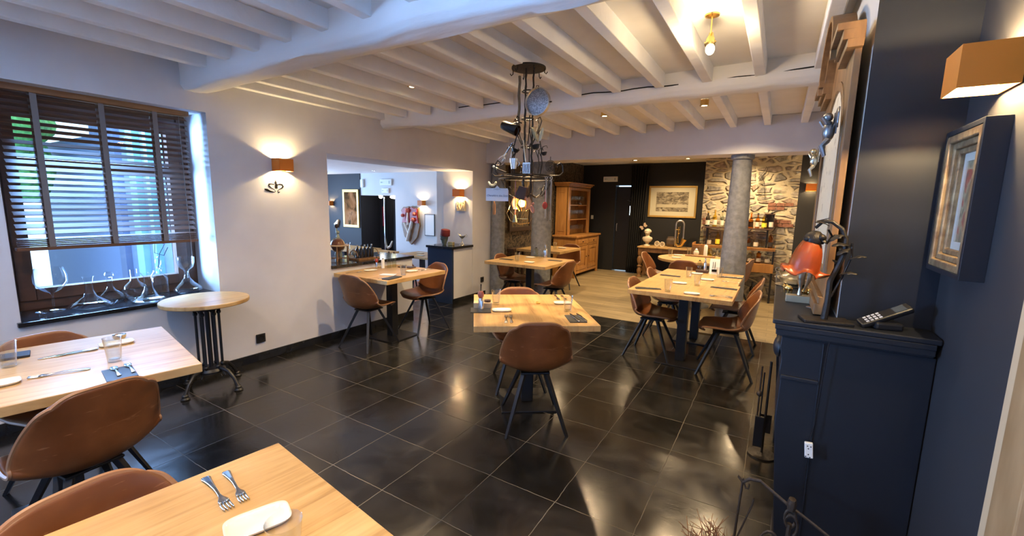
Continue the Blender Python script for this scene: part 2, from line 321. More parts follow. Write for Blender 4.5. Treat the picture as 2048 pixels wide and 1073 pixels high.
        if loc: o.location = loc
        if rz is not None: o.rotation_euler.z = rz
        return o
def tag(o, label, cat, group=None):
    o['label'] = label; o['category'] = cat
    if group: o['group'] = group
    return o
def thing(name, label, cat, loc=(0, 0, 0), rz=0, group=None, rot=None):
    o = bpy.data.objects.new(name, None); COL.objects.link(o); o.location = loc; o.rotation_euler = rot or (0, 0, rz)
    o.empty_display_size = .05
    return tag(o, label, cat, group)
def struct(o): o['kind'] = 'structure'; return o
def kids(o): return [c for c in COL.objects if c.parent == o]
def dup(root, loc, rz, label, group=None, scale=None, rot=None):
    r = root.copy(); COL.objects.link(r); r.location = loc; r.rotation_euler = rot or (0, 0, rz); r['label'] = label
    if group: r['group'] = group
    if scale: r.scale = (scale,)*3 if isinstance(scale, (int, float)) else scale
    for ch in kids(root):
        c = ch.copy(); COL.objects.link(c); c.parent = r
        for g in kids(ch):
            d = g.copy(); COL.objects.link(d); d.parent = c
    return r
def bake(o):
    dg = bpy.context.evaluated_depsgraph_get(); me = bpy.data.meshes.new_from_object(o.evaluated_get(dg)); o.modifiers.clear(); o.data = me
def S(name, m, *boxes, bevel=0, parent=None):
    b = MB()
    for q in boxes: b.bx(*q)
    o = b.build(name, m, parent, bevel=bevel)
    return o if parent else struct(o)
def arc(c, r, a0, a1, n=10, plane='xz', grow=0.):
    out = []
    for i in range(n+1):
        t = i/n; a = R(a0+(a1-a0)*t); q = r*(1+grow*t); x, z = q*math.cos(a), q*math.sin(a)
        out.append(Vector(c)+(Vector((x, 0, z)) if plane == 'xz' else Vector((0, x, z)) if plane == 'yz' else Vector((x, z, 0))))
    return out
def text(body, size, m, parent, loc, rot, name='lettering', ext=.0008, shear=0., align='CENTER'):
    c = bpy.data.curves.new(name, 'FONT'); c.body = body; c.size = size; c.align_x = align; c.align_y = 'CENTER'; c.extrude = ext; c.shear = shear
    o = bpy.data.objects.new(name, c); COL.objects.link(o); dg = bpy.context.evaluated_depsgraph_get()
    me = bpy.data.meshes.new_from_object(o.evaluated_get(dg)); bpy.data.objects.remove(o); me.materials.clear(); me.materials.append(m)
    q = bpy.data.objects.new(name, me); COL.objects.link(q); q.parent = parent; q.location = loc; q.rotation_euler = rot; return q
# ================================================================== THE SETTING
struct(MB().bx(-4.75, 1.5, -3, 5.72, -.1, 0).build('floor', floor_m))
struct(MB().bx(-4.4, 1.5, 5.72, 10.6, -.1, .002).build('floor', plank_m))
struct(MB().bx(-11.4, -5.35, 2.45, 8.3, -.45, -.35).build('floor', terra))
struct(MB().bx(-5.35, -4.75, 4.24, 5.6, -.3, -.004).bx(-5.65, -5.35, 4.24, 5.6, -.35, -.17).build('floor', terra))
S('ceiling', ceil_white, (-4.75, 1.5, -3, 6.35, 2.61, 2.7))
S('ceiling', ceil_white, (-4.4, 1.5, 6.35, 10.6, 2.5, 2.7))
S('ceiling', ceil_white, (-11.4, -4.75, 2.45, 8.3, 2.23, 2.4))
XL, XO = -4.15, -4.75
S('wall_left', white_wall, (XO, XL, -3, -2, 0, 2.61), (XO, XL, -2, -.5, 0, .8), (XO, XL, -2, -.5, 2.25, 2.61), (XO, XL, -.5, .68, 0, 2.61),
  (XO, XL, .68, 1.87, 0, .69), (XO, XL, .68, 1.87, 2.25, 2.61), (XO, XL, 1.87, 3.0, 0, 2.61), (XO, XL, 3.0, 4.24, 0, .795), (XO, XL, 3.0, 5.59, 2.04, 2.61),
  (XO, XL, 5.59, 6.35, 0, 2.61))
S('wall_back_left', paper_m, (-4.4, XL, 6.35, 10.1, 0, 2.5))
# black back wall with the door opening
DX0, DX1 = -3.33, -2.79
S('wall_back', black_wall, (-4.4, DX0, 10.1, 10.35, 0, 2.5), (DX1, 1.5, 10.1, 10.35, 0, 2.5), (DX0, DX1, 10.1, 10.35, 2.02, 2.5))
st = MB().bx(-1.21, .24, 8.66, 10.1, 0, 2.5)
st.mi = 1
for x, z, k in ((-.18, 1.62, 3), (-.18, 1.555, 2), (-1.19, 1.33, 1), (-.10, 1.33, 2), (-.02, 1.27, 1), (-1.19, 1.27, 1)):
    for i in range(k): st.box((x+.125*i+.06, 8.662, z), (.115, .03, .052))
for x, z in ((-.06, 1.335), (.10, 1.335), (-.02, 1.272), (.14, 1.272)): st.box((x, 8.655, z), (.15, .03, .052))
struct(st.build('wall_stone', [stone_m, brick_m]))
S('wall_back_right', black_wall, (.24, 1.5, 8.66, 8.9, 0, 2.5))
S('wall_right', white_wall, (.55, .8, 3.5, 8.66, 0, 2.61))
# wall by the camera: navy, then its door casing
S('wall_front_right', mat('charcoal_paint', (.030, .028, .030), .5), (.515, .7, 1.46, 2.12, 0, 2.61))
S('trim_1', beige, (.50, .64, 1.37, 1.46, 0, 2.3), bevel=.006)
S('trim_2', brownwood, (.48, .64, 1.25, 1.37, 0, 2.3), bevel=.004)
S('wall_front_side', white_wall, (.64, 1.5, 1.2, 1.35, 0, 2.61)); S('wall_camera_side', white_wall, (1.5, 1.6, -3, 1.35, 0, 2.61))
S('wall_front', white_wall, (-4.75, 1.6, -3.1, -3, 0, 2.61))
# chimney breast: cream face towards the room, navy cheek towards the camera
cb = MB().bx(.236, .8, 2.12, 3.52, 0, 2.61); cb.bm.faces.ensure_lookup_table(); cb.bm.normal_update()
for f in cb.bm.faces: f.material_index = 1 if abs(f.calc_center_median().y-2.12) < .01 else 0
struct(cb.build('wall_chimney', [cream, navy]))
# header over the two columns
S('wall_header', white_wall, (XL, .6, 5.95, 6.35, 2.19, 2.61), bevel=.008)
# joists
tn = 3
JX = [-4.115+.355*i for i in range(14)]
for (y0, y1, off) in ((-3, 1.72, .04), (1.88, 3.76, 0), (3.93, 5.96, 0)):
    for i, x in enumerate(JX):
        if x+off > .5 or (i == 0 and off): continue
        o = MB().bx(x+off-.035, x+off+.035, y0, y1, 2.50, 2.612).build('trim_%d' % tn, beam_white, bevel=.006); struct(o); tn += 1
        o['label'] = 'one white ceiling joist'
def beam(n, y0, y1, zb, bow, x0=-4.15, x1=1.4):
    nx = 160; sec = [(y0, 2.615), (y0, zb+.05), (y0+.03, zb+.01), ((y0+y1)/2, zb), (y1-.03, zb+.012), (y1, zb+.05), (y1, 2.615)]
    sec = [(sec[i][0]+(sec[i+1][0]-sec[i][0])*k/3, sec[i][1]+(sec[i+1][1]-sec[i][1])*k/3) for i in range(6) for k in range(3)]+[sec[-1]]
    def f(u, v):
        x = x0+(x1-x0)*u; i = min(int(round(v*(len(sec)-1))), len(sec)-1); y, z = sec[i]
        a = noise.noise(Vector((x*1.3, y*3, z*3+n)))*.026+noise.noise(Vector((x*4, y*9, z*9+n)))*.014+noise.noise(Vector((x*2.2, y*30, z*30+n)))*.006
        lo = max(0, min(1, (2.60-z)/.1))
        return Vector((x, y+bow(x)+a*lo*(1 if y > (y0+y1)/2 else -1), z+a*lo*.8))
    m = MB().grid(f, nx, len(sec)); return m
o = beam(1, 1.69, 1.90, 2.385, lambda x: .012*math.sin(x*1.2)).build('trim_90', beam_white, smooth=True, ang=60); struct(o)
o2 = beam(7, 3.74, 3.94, 2.41, lambda x: .07*math.sin((x+4.15)*.72)).build('trim_91', beam_white, smooth=True, ang=60); struct(o2)
def crack(par, pts, r):
    MB().tube([(x, y, z) for x, y, z in pts], r, 5, flat=1).build('crack', black_wall, par)
crack(o2, [(-3.0+.14*i, 3.735+.07*math.sin((-3.0+.14*i+4.15)*.72), 2.545+.004*math.sin(i*2.1)) for i in range(5)], .005)
crack(o2, [(-1.62+.12*i, 3.735+.07*math.sin((-1.62+.12*i+4.15)*.72), 2.53+.006*math.sin(i*1.7)-.002*i) for i in range(8)], .005)
crack(o2, [(-.6+.12*i, 3.735+.07*math.sin((-.6+.12*i+4.15)*.72), 2.512+.004*math.sin(i*1.3)) for i in range(7)], .005)
# baseboards
S('baseboard_left', blackstone, (XL, XL+.014, -3, 4.24, 0, .08), (XL, XL+.014, 5.09, 5.95, 0, .08), bevel=.003)
# columns
def column(n, x, y, r0, r1, h=2.19, cap=True):
    prof = [(0, 0), (r0, 0), (r0, .02), (r0*.99, h*.3), ((r0+r1)/2*1.01, h*.6), (r1, h-.10), (r1, h-.06)]
    prof += [(r1+.02, h-.05), (r1+.022, h), (0, h)] if cap else [(r1, h), (0, h)]
    o = MB().lathe(prof, (x, y, 0), 40).build('column', stone_col, smooth=True, ang=35)
    return o
tag(column(1, -.445, 6.12, .155, .108), 'freestanding grey stone column in front of the bottle shelves', 'column')
tag(column(2, -3.20, 6.14, .160, .155, cap=False), 'round grey stone column beside the floral wallpaper', 'column')
tag(column(3, -4.03, 6.14, .12, .115, cap=False), 'slim grey stone column built against the white wall end', 'column')
# ------------------------------------------------------------------ left room
S('wall_side_room_back', mat('side_room_white', (.66, .68, .70), .85), (-11.4, -9.2, 7.6, 7.8, 1.69, 1.7), (-9.2, -7.97, 7.6, 7.8, 1.683, 2.23), (-7.97, -4.75, 7.6, 7.8, -.35, 2.23), (-4.9, XO, 5.6, 7.6, -.35, 2.23))
S('wall_side_room_dark', char_wall, (-11.4, -9.2, 7.58, 7.8, -.35, 2.23), (-9.3, -9.2, 7.8, 8.2, -.35, 2.23), (-9.3, -7.9, 8.2, 8.3, -.35, 1.8), (-7.97, -7.9, 7.8, 8.2, -.35, 1.8), (-9.2, -7.97, 7.8, 8.2, 1.683, 1.8))
S('wall_side_room_far', white_wall, (-11.4, -11.2, 2.45, 3.0, -.35, 2.23), (-11.4, -11.2, 7.0, 8.3, -.35, 2.23), (-11.4, -11.2, 3, 7, -.35, .35), (-11.4, -11.2, 3, 7, 2.05, 2.23))
# annex facade seen through the window
S('wall_annex', mat('annex_render', (.10, .125, .19), .8), (-8.6, -4.75, 2.33, 2.45, -.35, 2.7), (-11.4, -8.6, 2.33, 2.45, -.35, 2.4))
for i, (x0, x1, m) in enumerate(((-5.05, -4.95, 'p'), (-5.30, -5.22, 'w'), (-5.95, -5.80, 'p'), (-6.6, -6.5, 'p'), (-7.1, -6.9, 'p'), (-7.7, -7.5, 'q'))):
    mm = {'p': mat('pale_pilaster', (.17, .30, .34), .7), 'w': mat('orange_door_wood', (.30, .10, .02), .5), 'q': mat('grey_pilaster', (.07, .08, .12), .7)}[m]
    S('trim_%d' % (100+i), mm, (x0, x1, 2.26, 2.34, -.3, 2.5))
S('ground_outside', mat('pale_paving', (.25, .26, .27), .9), (-22, -4.76, -6, 2.33, -.4, -.3))
hb = MB()
for i in range(26):
    hb.ball((-9.3-random.random()*1.0, 1.35+random.random()*.7, 1.7+random.random()*1.6), .22+.2*random.random(), 10)
hb.tube([(-9.8, 1.7, -.3), (-9.8, 1.7, 2.2)], .08, 8)
tag(hb.build('hedge', green_leaf, smooth=True), 'green leafy shrub outside behind the blind', 'shrub')
# ------------------------------------------------------------------ window
wn = MB(); X0, X1 = -4.62, -4.54
def frame_boxes(b, xa, xb, y0, y1, z0, z1, t):
    b.bx(xa, xb, y0, y0+t, z0, z1); b.bx(xa, xb, y1-t, y1, z0, z1); b.bx(xa, xb, y0+t, y1-t, z0, z0+t); b.bx(xa, xb, y0+t, y1-t, z1-t, z1)
frame_boxes(wn, X0, X1, .68, 1.87, .72, 2.25, .07); win = struct(wn.build('window_1', winwood, bevel=.004))
sh = MB(); frame_boxes(sh, X0+.02, X1+.02, .75, 1.80, .79, 2.18, .085); sh.bx(X0+.02, X1+.02, .83, 1.72, 1.72, 1.80); sh.build('window_sash', winwood, win, bevel=.006)
MB().bx(-4.565, -4.56, .83, 1.72, .87, 2.1).build('window_pane', pane, win)
S('window_sill', blackstone, (-4.56, -4.12, .66, 1.90, .69, .72), bevel=.003)
w2 = MB(); frame_boxes(w2, -4.6, -4.5, -2, -.5, .8, 2.25, .07); w2.bx(-4.6, -4.5, -1.28, -1.22, .8, 2.25); struct(w2.build('added_window', winwood))  # unseen window added behind the camera to let in extra daylight
w3 = MB(); frame_boxes(w3, -11.35, -11.25, 3, 7, .35, 2.05, .08); w3.bx(-11.35, -11.25, 4.95, 5.05, .35, 2.05); struct(w3.build('window_3', winwood))
# wooden venetian blind
bl = thing('venetian_blind', 'dark brown wooden slat blind with cloth tapes hanging in the window', 'blind', (-4.30, 1.26, 1.17))
MB().bx(-.035, .035, -.535, .535, 1.04, 1.10).build('headrail', blindrail, bl, bevel=.004)
ns = 27
for i in range(ns):
    z = 1.015-.0425*i if i < ns-5 else .032+(ns-1-i)*.012
    MB().box((0, 0, z), (.050, 1.04, .0035), ry=R(30 if i < ns-5 else 5)).build('slat', blindwood, bl)
MB().bx(-.03, .03, -.53, .53, .0, .022).build('bottom_rail', blindwood, bl, bevel=.003)
for y in (-.36, -.02, .30):
    MB().bx(.0265, .0285, y-.016, y+.016, .0, 1.04).bx(-.0285, -.0265, y-.016, y+.016, .0, 1.04).build('ladder_tape', tape, bl)
MB().tube([(.03, .46, 1.04), (.035, .462, .4), (.03, .47, -.02), (.03, .47, -.12)], .0022, 5).build('pull_cord', tape, bl)
# ------------------------------------------------------------------ serving hatch
S('trim_98', blackstone, (-4.82, -4.13, 2.995, 4.26, .797, .832), bevel=.003)
cbn = thing('side_cabinet', 'glossy dark blue cabinet block with a black stone top at the hatch', 'cabinet', (-4.4, 5.3, 0))
bl_g = mat('gloss_blue', (.025, .040, .075), .18)
MB().bx(-.24, .249, -.22, -.18, 0, .85).build('front_panel', bl_g, cbn, bevel=.003)
MB().bx(.20, .249, -.179, .284, 0, .85).build('cream_side_panel', white_wall, cbn)
MB().bx(-.24, -.20, -.179, .284, 0, .85).build('rear_panel', bl_g, cbn)
MB().bx(-.25, .275, -.25, .285, .85, .885).build('stone_top', blackstone, cbn, bevel=.003)
# outlets
for (y, z, l) in ((2.19, .22, 'black wall socket low on the white wall left of the hatch'), (5.86, .28, 'black wall socket low on the white wall right of the hatch')):
    o = thing('wall_socket', l, 'socket', (XL+.002, y, z)); MB().box((.006, 0, 0), (.012, .085, .085)).build('cover_plate', blackp, o, bevel=.003)
    MB().lathe([(.028, 0), (.028, .004), (.02, .004), (.018, -.004), (0, -.004)], (.012, 0, 0), 20, Matrix.Rotation(R(90), 3, 'Y')).build('socket_insert', blackstone, o)
# ------------------------------------------------------------------ ceiling spots
def ceiling_spot(x, y, z, label, power=45, light=True, warm=True):
    o = thing('ceiling_spotlight', label, 'ceiling light', (x, y, z), group=None)
    MB().lathe([(.026, -.001), (.030, -.006), (.044, -.004), (.045, 0), (.040, .001)]+([(.040, .054)] if z > 2.5 and z < 2.6 else []), n=24).build('trim_ring', brass if warm else chrome, o, smooth=True)
    MB().lathe([(0, -.003), (.026, -.003)], n=20).build('bulb', glow if warm else glow2, o)
    if light: spot((x, y, z-.03), power, 135, blend=1.)
for x, y, l in ((-2.87, 2.965, 'recessed brass spotlight between joists left of the iron chandelier'), (-1.80, 2.99, 'recessed brass spotlight close beside the chandelier ceiling plate'),
                (-1.795, 4.91, 'recessed brass spotlight beyond the far beam, left one of the pair'), (-.737, 4.84, 'recessed brass spotlight beyond the far beam, right one of the pair')):
    ceiling_spot(x, y, 2.555, l, 95 if x == -1.80 else 50)
for x, y in ((-2.52, .3), (-1.1, .2), (-1.1, -1.6), (-3.0, -1.6), (-.04, .3)): spot((x, y, 2.53), 38 if (x, y) in ((-1.1, .2), (-.04, .3)) else 52, 140, blend=1.)  # unseen spots without fixtures, added out of view for general fill
for x, y in ((-.40, 5.4), (-3.22, 4.9)): spot((x, y, 2.53), 45, 140, blend=1.)
for x, y, l in ((-1.80, 6.25, 'small round spotlight under the header above the back door'), (-1.10, 6.25, 'small round spotlight under the header above the framed print')):
    ceiling_spot(x, y, 2.189, l, 0, False)
for x, y in ((-3.5, 7.6), (-2.4, 8.6), (-1.2, 7.3), (-.3, 7.8), (-.5, 8.2), (-1.9, 9.3)): spot((x, y, 2.46), 50, 140, blend=.9)
for x, y, l in ((-9.6, 6.9, 'white spotlight on the side room ceiling by the dark wall'), (-8.0, 7.0, 'white spotlight on the side room ceiling above the doorway'), (-6.4, 7.1, 'white spotlight on the side room ceiling near its wall lamp'), (-9.0, 6.0, 'white spotlight on the side room ceiling nearest the hatch edge')):
    ceiling_spot(x, y, 2.229, l, 5, True, False)
# brass ceiling lamp with its bare bulb
bp_ = thing('ceiling_lamp', 'small brass pendant lamp with a bright bulb between the joists', 'lamp', (-.42, 2.78, 2.61))
MB().lathe([(0, 0), (.04, 0), (.038, -.008), (.02, -.012), (0, -.012)], n=24).build('ceiling_plate', brass, bp_, smooth=True)
MB().tube([(0, 0, -.01), (0, 0, -.10)], .004, 8).build('stem', brass, bp_)
MB().lathe([(0, .05), (.012, .05), (.016, .03), (.024, .01), (.022, 0), (.028, -.02), (.018, -.03)], (0, 0, -.14), 16, Matrix.Rotation(R(-18), 3, 'X')).ball((-.024, 0, -.145), .008).ball((.024, 0, -.145), .008).build('socket_cup', brass, bp_, smooth=True)
MB().ball((.004, -.012, -.185), .024, 16, (1, 1, 1.25)).build('bulb', glow, bp_, smooth=True)
point((-.41, 2.72, 2.36), 4, r=.03)
# ================================================================== WALL LAMPS
def make_sconce():
    t = thing('wall_lamp', 'x', 'wall lamp')     # back at y=0, box towards -y
    b = MB(); T = .003; W, D, H = .14, .13, .115
    b.bx(-W/2, W/2, -D, -D+T, -H/2, H/2).bx(-W/2, -W/2+T, -D+T, -.004, -H/2, H/2).bx(W/2-T, W/2, -D+T, -.004, -H/2, H/2).bx(-W/2+T, W/2-T, -.008, -.004, -H/2, H/2)
    b.build('lamp_shade', orange, t)
    c = MB(); e = .0008
    c.bx(-W/2+T, W/2-T, -D+T, -D+T+e, -H/2+.002, H/2-.002).bx(-W/2+T, -W/2+T+e, -D+T, -.008, -H/2+.002, H/2-.002).bx(W/2-T-e, W/2-T, -D+T, -.008, -H/2+.002, H/2-.002)
    c.build('shade_lining', white_in, t)
    MB().ball((0, -.062, 0), .012, 12, (1, 1, 1.6)).build('bulb', glow, t, smooth=True)
    return t
def sconce_at(o, x, y, z, p=5): 
    d = Matrix.Rotation(o.rotation_euler.z, 3, 'Z') @ Vector((0, -.062, 0))
    for s in (1, -1): point(Vector((x, y, z+s*.022))+d, p/2, (1, .72, .36), .008)
sc0 = make_sconce()
def sconce(x, y, z, rz, label, p=5, first=False):
    o = sc0 if first else dup(sc0, (x, y, z), rz, label)
    o.location = (x, y, z); o.rotation_euler.z = rz; o['label'] = label; o['group'] = 'orange box wall lamps'; sconce_at(o, x, y, z, p); return o
sconce(XL, 2.47, 1.87, R(90), 'orange box wall lamp glowing above the painted emblem', 10, True)
sconce(.515, 1.785, 1.948, R(-90), 'large orange box wall lamp at the upper right, above the deep framed picture', 22)
sconce(-4.38, 5.585, 1.70, 0, 'orange box wall lamp above the square relief tile, in the hatch', 7)
sconce(-7.05, 7.598, 1.52, 0, 'orange box wall lamp on the pale side room wall beside the shield', 5)
sconce(-10.35, 7.578, 1.46, 0, 'orange box wall lamp on the dark side room wall left of the gold frame', 6)
sconce(.40, 8.658, 1.90, 0, 'orange box wall lamp on the black wall strip right of the stones', 3)
# emblem under the lamp
em = thing('wall_emblem', 'dark painted S and m emblem with a candle under the wall lamp', 'emblem', (XL+.003, 2.43, 1.665), R(90)); em.scale = (1, .15, 1)
k = .00050
def P_(pts): return [((x-470)*k, 0, -(y-860)*k) for x, y in pts]
MB().tube(P_([(245, 910), (290, 925), (350, 950), (420, 965), (460, 950), (430, 915), (370, 880), (330, 845), (335, 815), (380, 808), (440, 815)]), [.004, .012, .008, .0035, .003, .003, .005, .007, .006, .004, .0035], 6).build('letter_s', ink, em)
MB().tube(P_([(500, 825), (540, 808), (590, 815), (612, 850), (580, 885), (520, 915), (492, 945), (510, 962), (540, 960)]), [.0035, .005, .006, .007, .005, .003, .003, .0045, .005], 6).build('letter_m', ink, em)
MB().prism([(p[0], p[2]) for p in P_([(445, 890), (500, 890), (500, 815), (485, 800), (445, 835)])], .002).build('candle', ink, em)
MB().prism([(p[0], p[2]) for p in P_([(440, 780), (455, 765), (465, 715), (478, 765), (497, 790), (480, 800), (465, 815), (448, 805)])], .002).build('flame', ink, em)
# ================================================================== CHAIRS
PROF = [(.232, .422, .150, .0), (.212, .443, .185, .012), (.12, .445, .215, .022), (.02, .433, .232, .035), (-.07, .424, .240, .055), (-.14, .432, .244, .078),
        (-.182, .462, .243, .095), (-.205, .51, .242, .10), (-.22, .57, .236, .092), (-.232, .64, .221, .07), (-.243, .705, .203, .045), (-.252, .757, .184, .028), (-.258, .797, .152, .018)]
def chair_pt(u, v):
    n = len(PROF)-1; x = v*n; i = min(int(x), n-1); t = x-i
    a, b = PROF[i], PROF[i+1]; p0, p3 = PROF[max(0, i-1)], PROF[min(n, i+2)]
    y, z, hw, lf = (.5*(2*a[k]+(b[k]-p0[k])*t+(2*p0[k]-5*a[k]+4*b[k]-p3[k])*t*t+(3*a[k]-p0[k]-3*b[k]+p3[k])*t**3) for k in range(4))
    m0 = [b[k]-p0[k] for k in (0, 1)]; m1 = [p3[k]-a[k] for k in (0, 1)]; dy, dz = (m0[k]+(m1[k]-m0[k])*t for k in (0, 1)); L = math.hypot(dy, dz); ny, nz = dz/L, -dy/L
    if v < .45 and nz < 0: ny, nz = -ny, -nz
    uu = u*2-1; l = lf*abs(uu)**2.2
    drop = 0
    if v > .70:
        q = (v-.70)/.30; drop = .042*q*q*abs(uu)**4
    if v < .12: y -= .05*(1-v/.12)*abs(uu)**4
    return Vector((hw*uu, y+ny*l, z+nz*l-drop))
def make_chair():
    t = thing('dining_chair', 'x', 'chair')
    b = MB().grid(chair_pt, 19, 31)
    o = b.build('seat_shell', leather, t, smooth=True, solid=.020, sub=1, ang=0); bake(o)
    for p in o.data.polygons: p.use_smooth = True
    nu, nv = 36, 60; rim = [chair_pt(i/nu, 0) for i in range(nu)]+[chair_pt(1, j/nv) for j in range(nv)]+[chair_pt(1-i/nu, 1) for i in range(nu)]+[chair_pt(0, 1-j/nv) for j in range(nv)]
    MB().tube([p for i, p in enumerate(rim) if (p-rim[i-1]).length > .002], .0085, 6, closed=True).build('edge_piping', piping, t, smooth=True)
    MB().box((0, -.0, .398), (.20, .22, .012)).box((0, 0, .408), (.10, .12, .016)).build('seat_frame', blackm, t, bevel=.003)
    for sx, sy in ((-1, -1), (1, -1), (1, 1), (-1, 1)):
        a = Vector((sx*.075, sy*.07-.01, .400)); c = Vector((sx*.205, sy*.232-.005, 0.0)); d = (c-a)
        l = MB(); m = a+d/2
        u = Vector((d.y, -d.x, 0)).normalized()*1; v = d.normalized().cross(u)
        q = []
        for P, r in ((a, .015), (c, .0095)):
            q.append([l.bm.verts.new(Vector((P.x, P.y, P.z))+(Vector((u.x, u.y, 0))*i+Vector((v.x, v.y, 0)).normalized()*j)*r) for i, j in ((-1, -1), (1, -1), (1, 1), (-1, 1))])
        l._f(q[0]); l._f(q[1][::-1])
        for i in range(4): l._f([q[0][i], q[0][(i+1) % 4], q[1][(i+1) % 4], q[1][i]])
        l.build('leg', blackm, t, bevel=.002)
    return t
ch0 = make_chair(); used = [0]
def chair(x, y, deg, label, group='tan leather bucket chairs'):
    # deg: compass direction the sitter faces (0 = +y, 90 = +x)
    if not used[0]: o = ch0; used[0] = 1; o.location = (x, y, 0); o.rotation_euler.z = -R(deg)
    else: o = dup(ch0, (x, y, 0), -R(deg), label)
    o['label'] = label; o['group'] = group; o['category'] = 'chair'; return o
chair(-1.385, 2.60, -36, 'tan leather chair in the room centre with its back to the viewer')
chair(-1.80, 3.11, 144, 'tan leather chair behind the centre table, only its back top showing above the oak')
chair(-3.68, 3.10, -4, 'tan leather chair at the hatch table, its back nearest the white wall')
chair(-3.60, 3.86, 192, 'tan leather chair at the hatch table, on the side of the dark blue cabinet')
chair(-3.28, 5.45, 86, 'brown leather chair against the grey wall column at the wallpaper table')
chair(-2.57, 5.35, -84, 'brown leather chair seen from its side, right of the wallpaper table')
chair(-1.02, 4.54, 92, 'tan leather chair at the front left of the long table')
chair(-1.05, 5.40, 88, 'tan leather chair on the left of the long table, second from the front')
chair(-.33, 4.45, -97, 'tan leather chair at the front right of the long table')
chair(-.33, 5.34, -90, 'tan leather chair on the right of the long table, behind the front one')
chair(-1.60, 7.22, 92, 'orange-lit leather chair left of the round table, beside the turned leg')
chair(-1.08, 6.70, 0, 'dark brown leather chair with its back to the viewer at the round table')
chair(-.52, 7.35, -80, 'leather chair half hidden behind the grey freestanding column')
chair(-3.10, .64, 80, 'tan leather chair under the window behind the left table')
chair(-2.50, .53, -97, 'large dark tan leather chair back at the lower left, in front of the left table')
chair(-1.235, .315, 83, 'scuffed tan leather chair back at the bottom left corner by the nearest table')
chair(-3.35, 7.45, 180, 'leather chair seat half hidden under the small table before the glass dresser')
chair(-7.3, 6.5, 20, 'brown leather chair in the side room behind the stone counter')
chair(-6.1, 6.3, 10, 'brown leather chair in the side room near the blue cabinet')
# ================================================================== TABLES
TZ = .755
def make_table(w, d, name='dining_table'):
    t = thing(name, 'x', 'table')
    MB().bx(-w/2, w/2, -d/2, d/2, TZ-.042, TZ).build('table_top', oakm, t, bevel=.003)
    MB().bx(-.045, .045, -.045, .045, .012, TZ-.05).build('column', blackm, t, bevel=.004)
    MB().bx(-.21, .21, -.21, .21, .0, .012).build('base_plate', blackm, t, bevel=.003)
    MB().bx(-.2, .2, -.025, .025, TZ-.052, TZ-.0425).bx(-.025, .025, -.2, .2, TZ-.052, TZ-.0425).build('top_bracket', blackm, t)
    return t
def table(x, y, w, d, deg, label):
    o = make_table(w, d); o.location = (x, y, 0); o.rotation_euler.z = R(deg); o['label'] = label; o['group'] = 'oak dining tables'; return o
table(-1.58, 2.86, .845, 1.0, 36.3, 'square oak table in the middle of the slate floor')
table(-3.70, 3.45, .83, .9, 0, 'oak table pushed against the wall below the serving hatch')
table(-2.96, 5.37, .95, .93, 0, 'oak table between the two grey columns at the wallpaper')
table(-3.52, 7.08, .86, .9, 0, 'small oak table in front of the pine glass dresser')
table(-.725, 4.52, .91, .85, 0, 'front half of the long oak table on the right')
table(-.73, 5.38, .88, .85, 0, 'rear half of the long oak table on the right')
table(-2.84, .55, .90, .95, -10.2, 'light oak table at the left edge below the window')
table(-.952, .226, .90, .92, -7.5, 'oak table nearest the viewer with two forks on it')
t = thing('dining_table', 'round oak table in front of the carved console at the back', 'table', (-1.05, 7.27, 0)); t['group'] = 'oak dining tables'
MB().lathe([(0, TZ-.04), (.56, TZ-.04), (.565, TZ-.035), (.565, TZ-.004), (.56, TZ), (0, TZ)], n=48).build('table_top', oakm, t, smooth=True, ang=30)
MB().lathe([(0, 0), (.24, 0), (.24, .02), (.08, .06), (.075, .3), (.09, .5), (.075, TZ-.05), (.16, TZ-.041)], n=24).build('pedestal', stone_col, t, smooth=True)
# side room tables
table(-9.0, 6.9, 1.7, .8, 0, 'long brown table in the side room left of the globe'); COL.objects[-1]
table(-6.55, 7.0, 1.0, .8, 0, 'oak table in the side room seen beside the blue cabinet')
table(-7.75, 6.7, .8, .8, 0, 'side room table in the blue window light behind the counter')
for o in list(COL.objects):
    if o.get('category') == 'table' and o.location.x < -5: o.location.z = -.34
    if o.get('category') == 'chair' and o.location.x < -5: o.location.z = -.35
# bistro table
bt = thing('bistro_table', 'round pale-topped bistro table with black cast iron stand by the window', 'table', (-3.86, 1.63, 0))
MB().lathe([(0, .715), (.298, .715), (.302, .72), (.302, .742), (.298, .746), (0, .746)], n=56).build('table_top', oakm, bt, smooth=True, ang=30)
pl = MB()
for k in range(6):
    a = k*math.pi/3+.2; x, y = .078*math.cos(a), .078*math.sin(a)
    pl.tube([(x, y, .17), (x, y, .62)], .0105, 8); pl.ball((x, y, .63), .019, 8); pl.ball((x, y, .19), .017, 8); pl.tube([(x, y, .63), (x*1.1, y*1.1, .68), (x*1.5, y*1.5, .713)], [.012, .012, .016], 6)
pl.tube([(0, 0, .15), (0, 0, .70)], .017, 10); pl.lathe([(0, .14), (.098, .14), (.100, .155), (.085, .175), (0, .18)], n=20); pl.lathe([(0, .655), (.092, .66), (.095, .672), (0, .68)], n=20)
pl.build('pillar_stand', blackm, bt, smooth=True)
for k in range(4):
    a = R(20+90*k); c, s_ = math.cos(a), math.sin(a)
    q = [(.04, .155), (.10, .175), (.16, .155), (.21, .10), (.235, .05), (.245, .03)]
    l = MB().tube([(c*r, s_*r, z) for r, z in q], [.018, .015, .014, .013, .014, .018], 8)
    l.lathe([(0, 0), (.030, 0), (.033, .008), (.022, .02), (.024, .032), (.016, .042), (0, .045)], (c*.247, s_*.247, 0), 14)
    l.tube([(c*.10, s_*.10, .17), (c*.13, s_*.13, .12), (c*.10, s_*.10, .10), (c*.085, s_*.085, .12)], .006, 6)
    l.build('leg', blackm, bt, smooth=True)
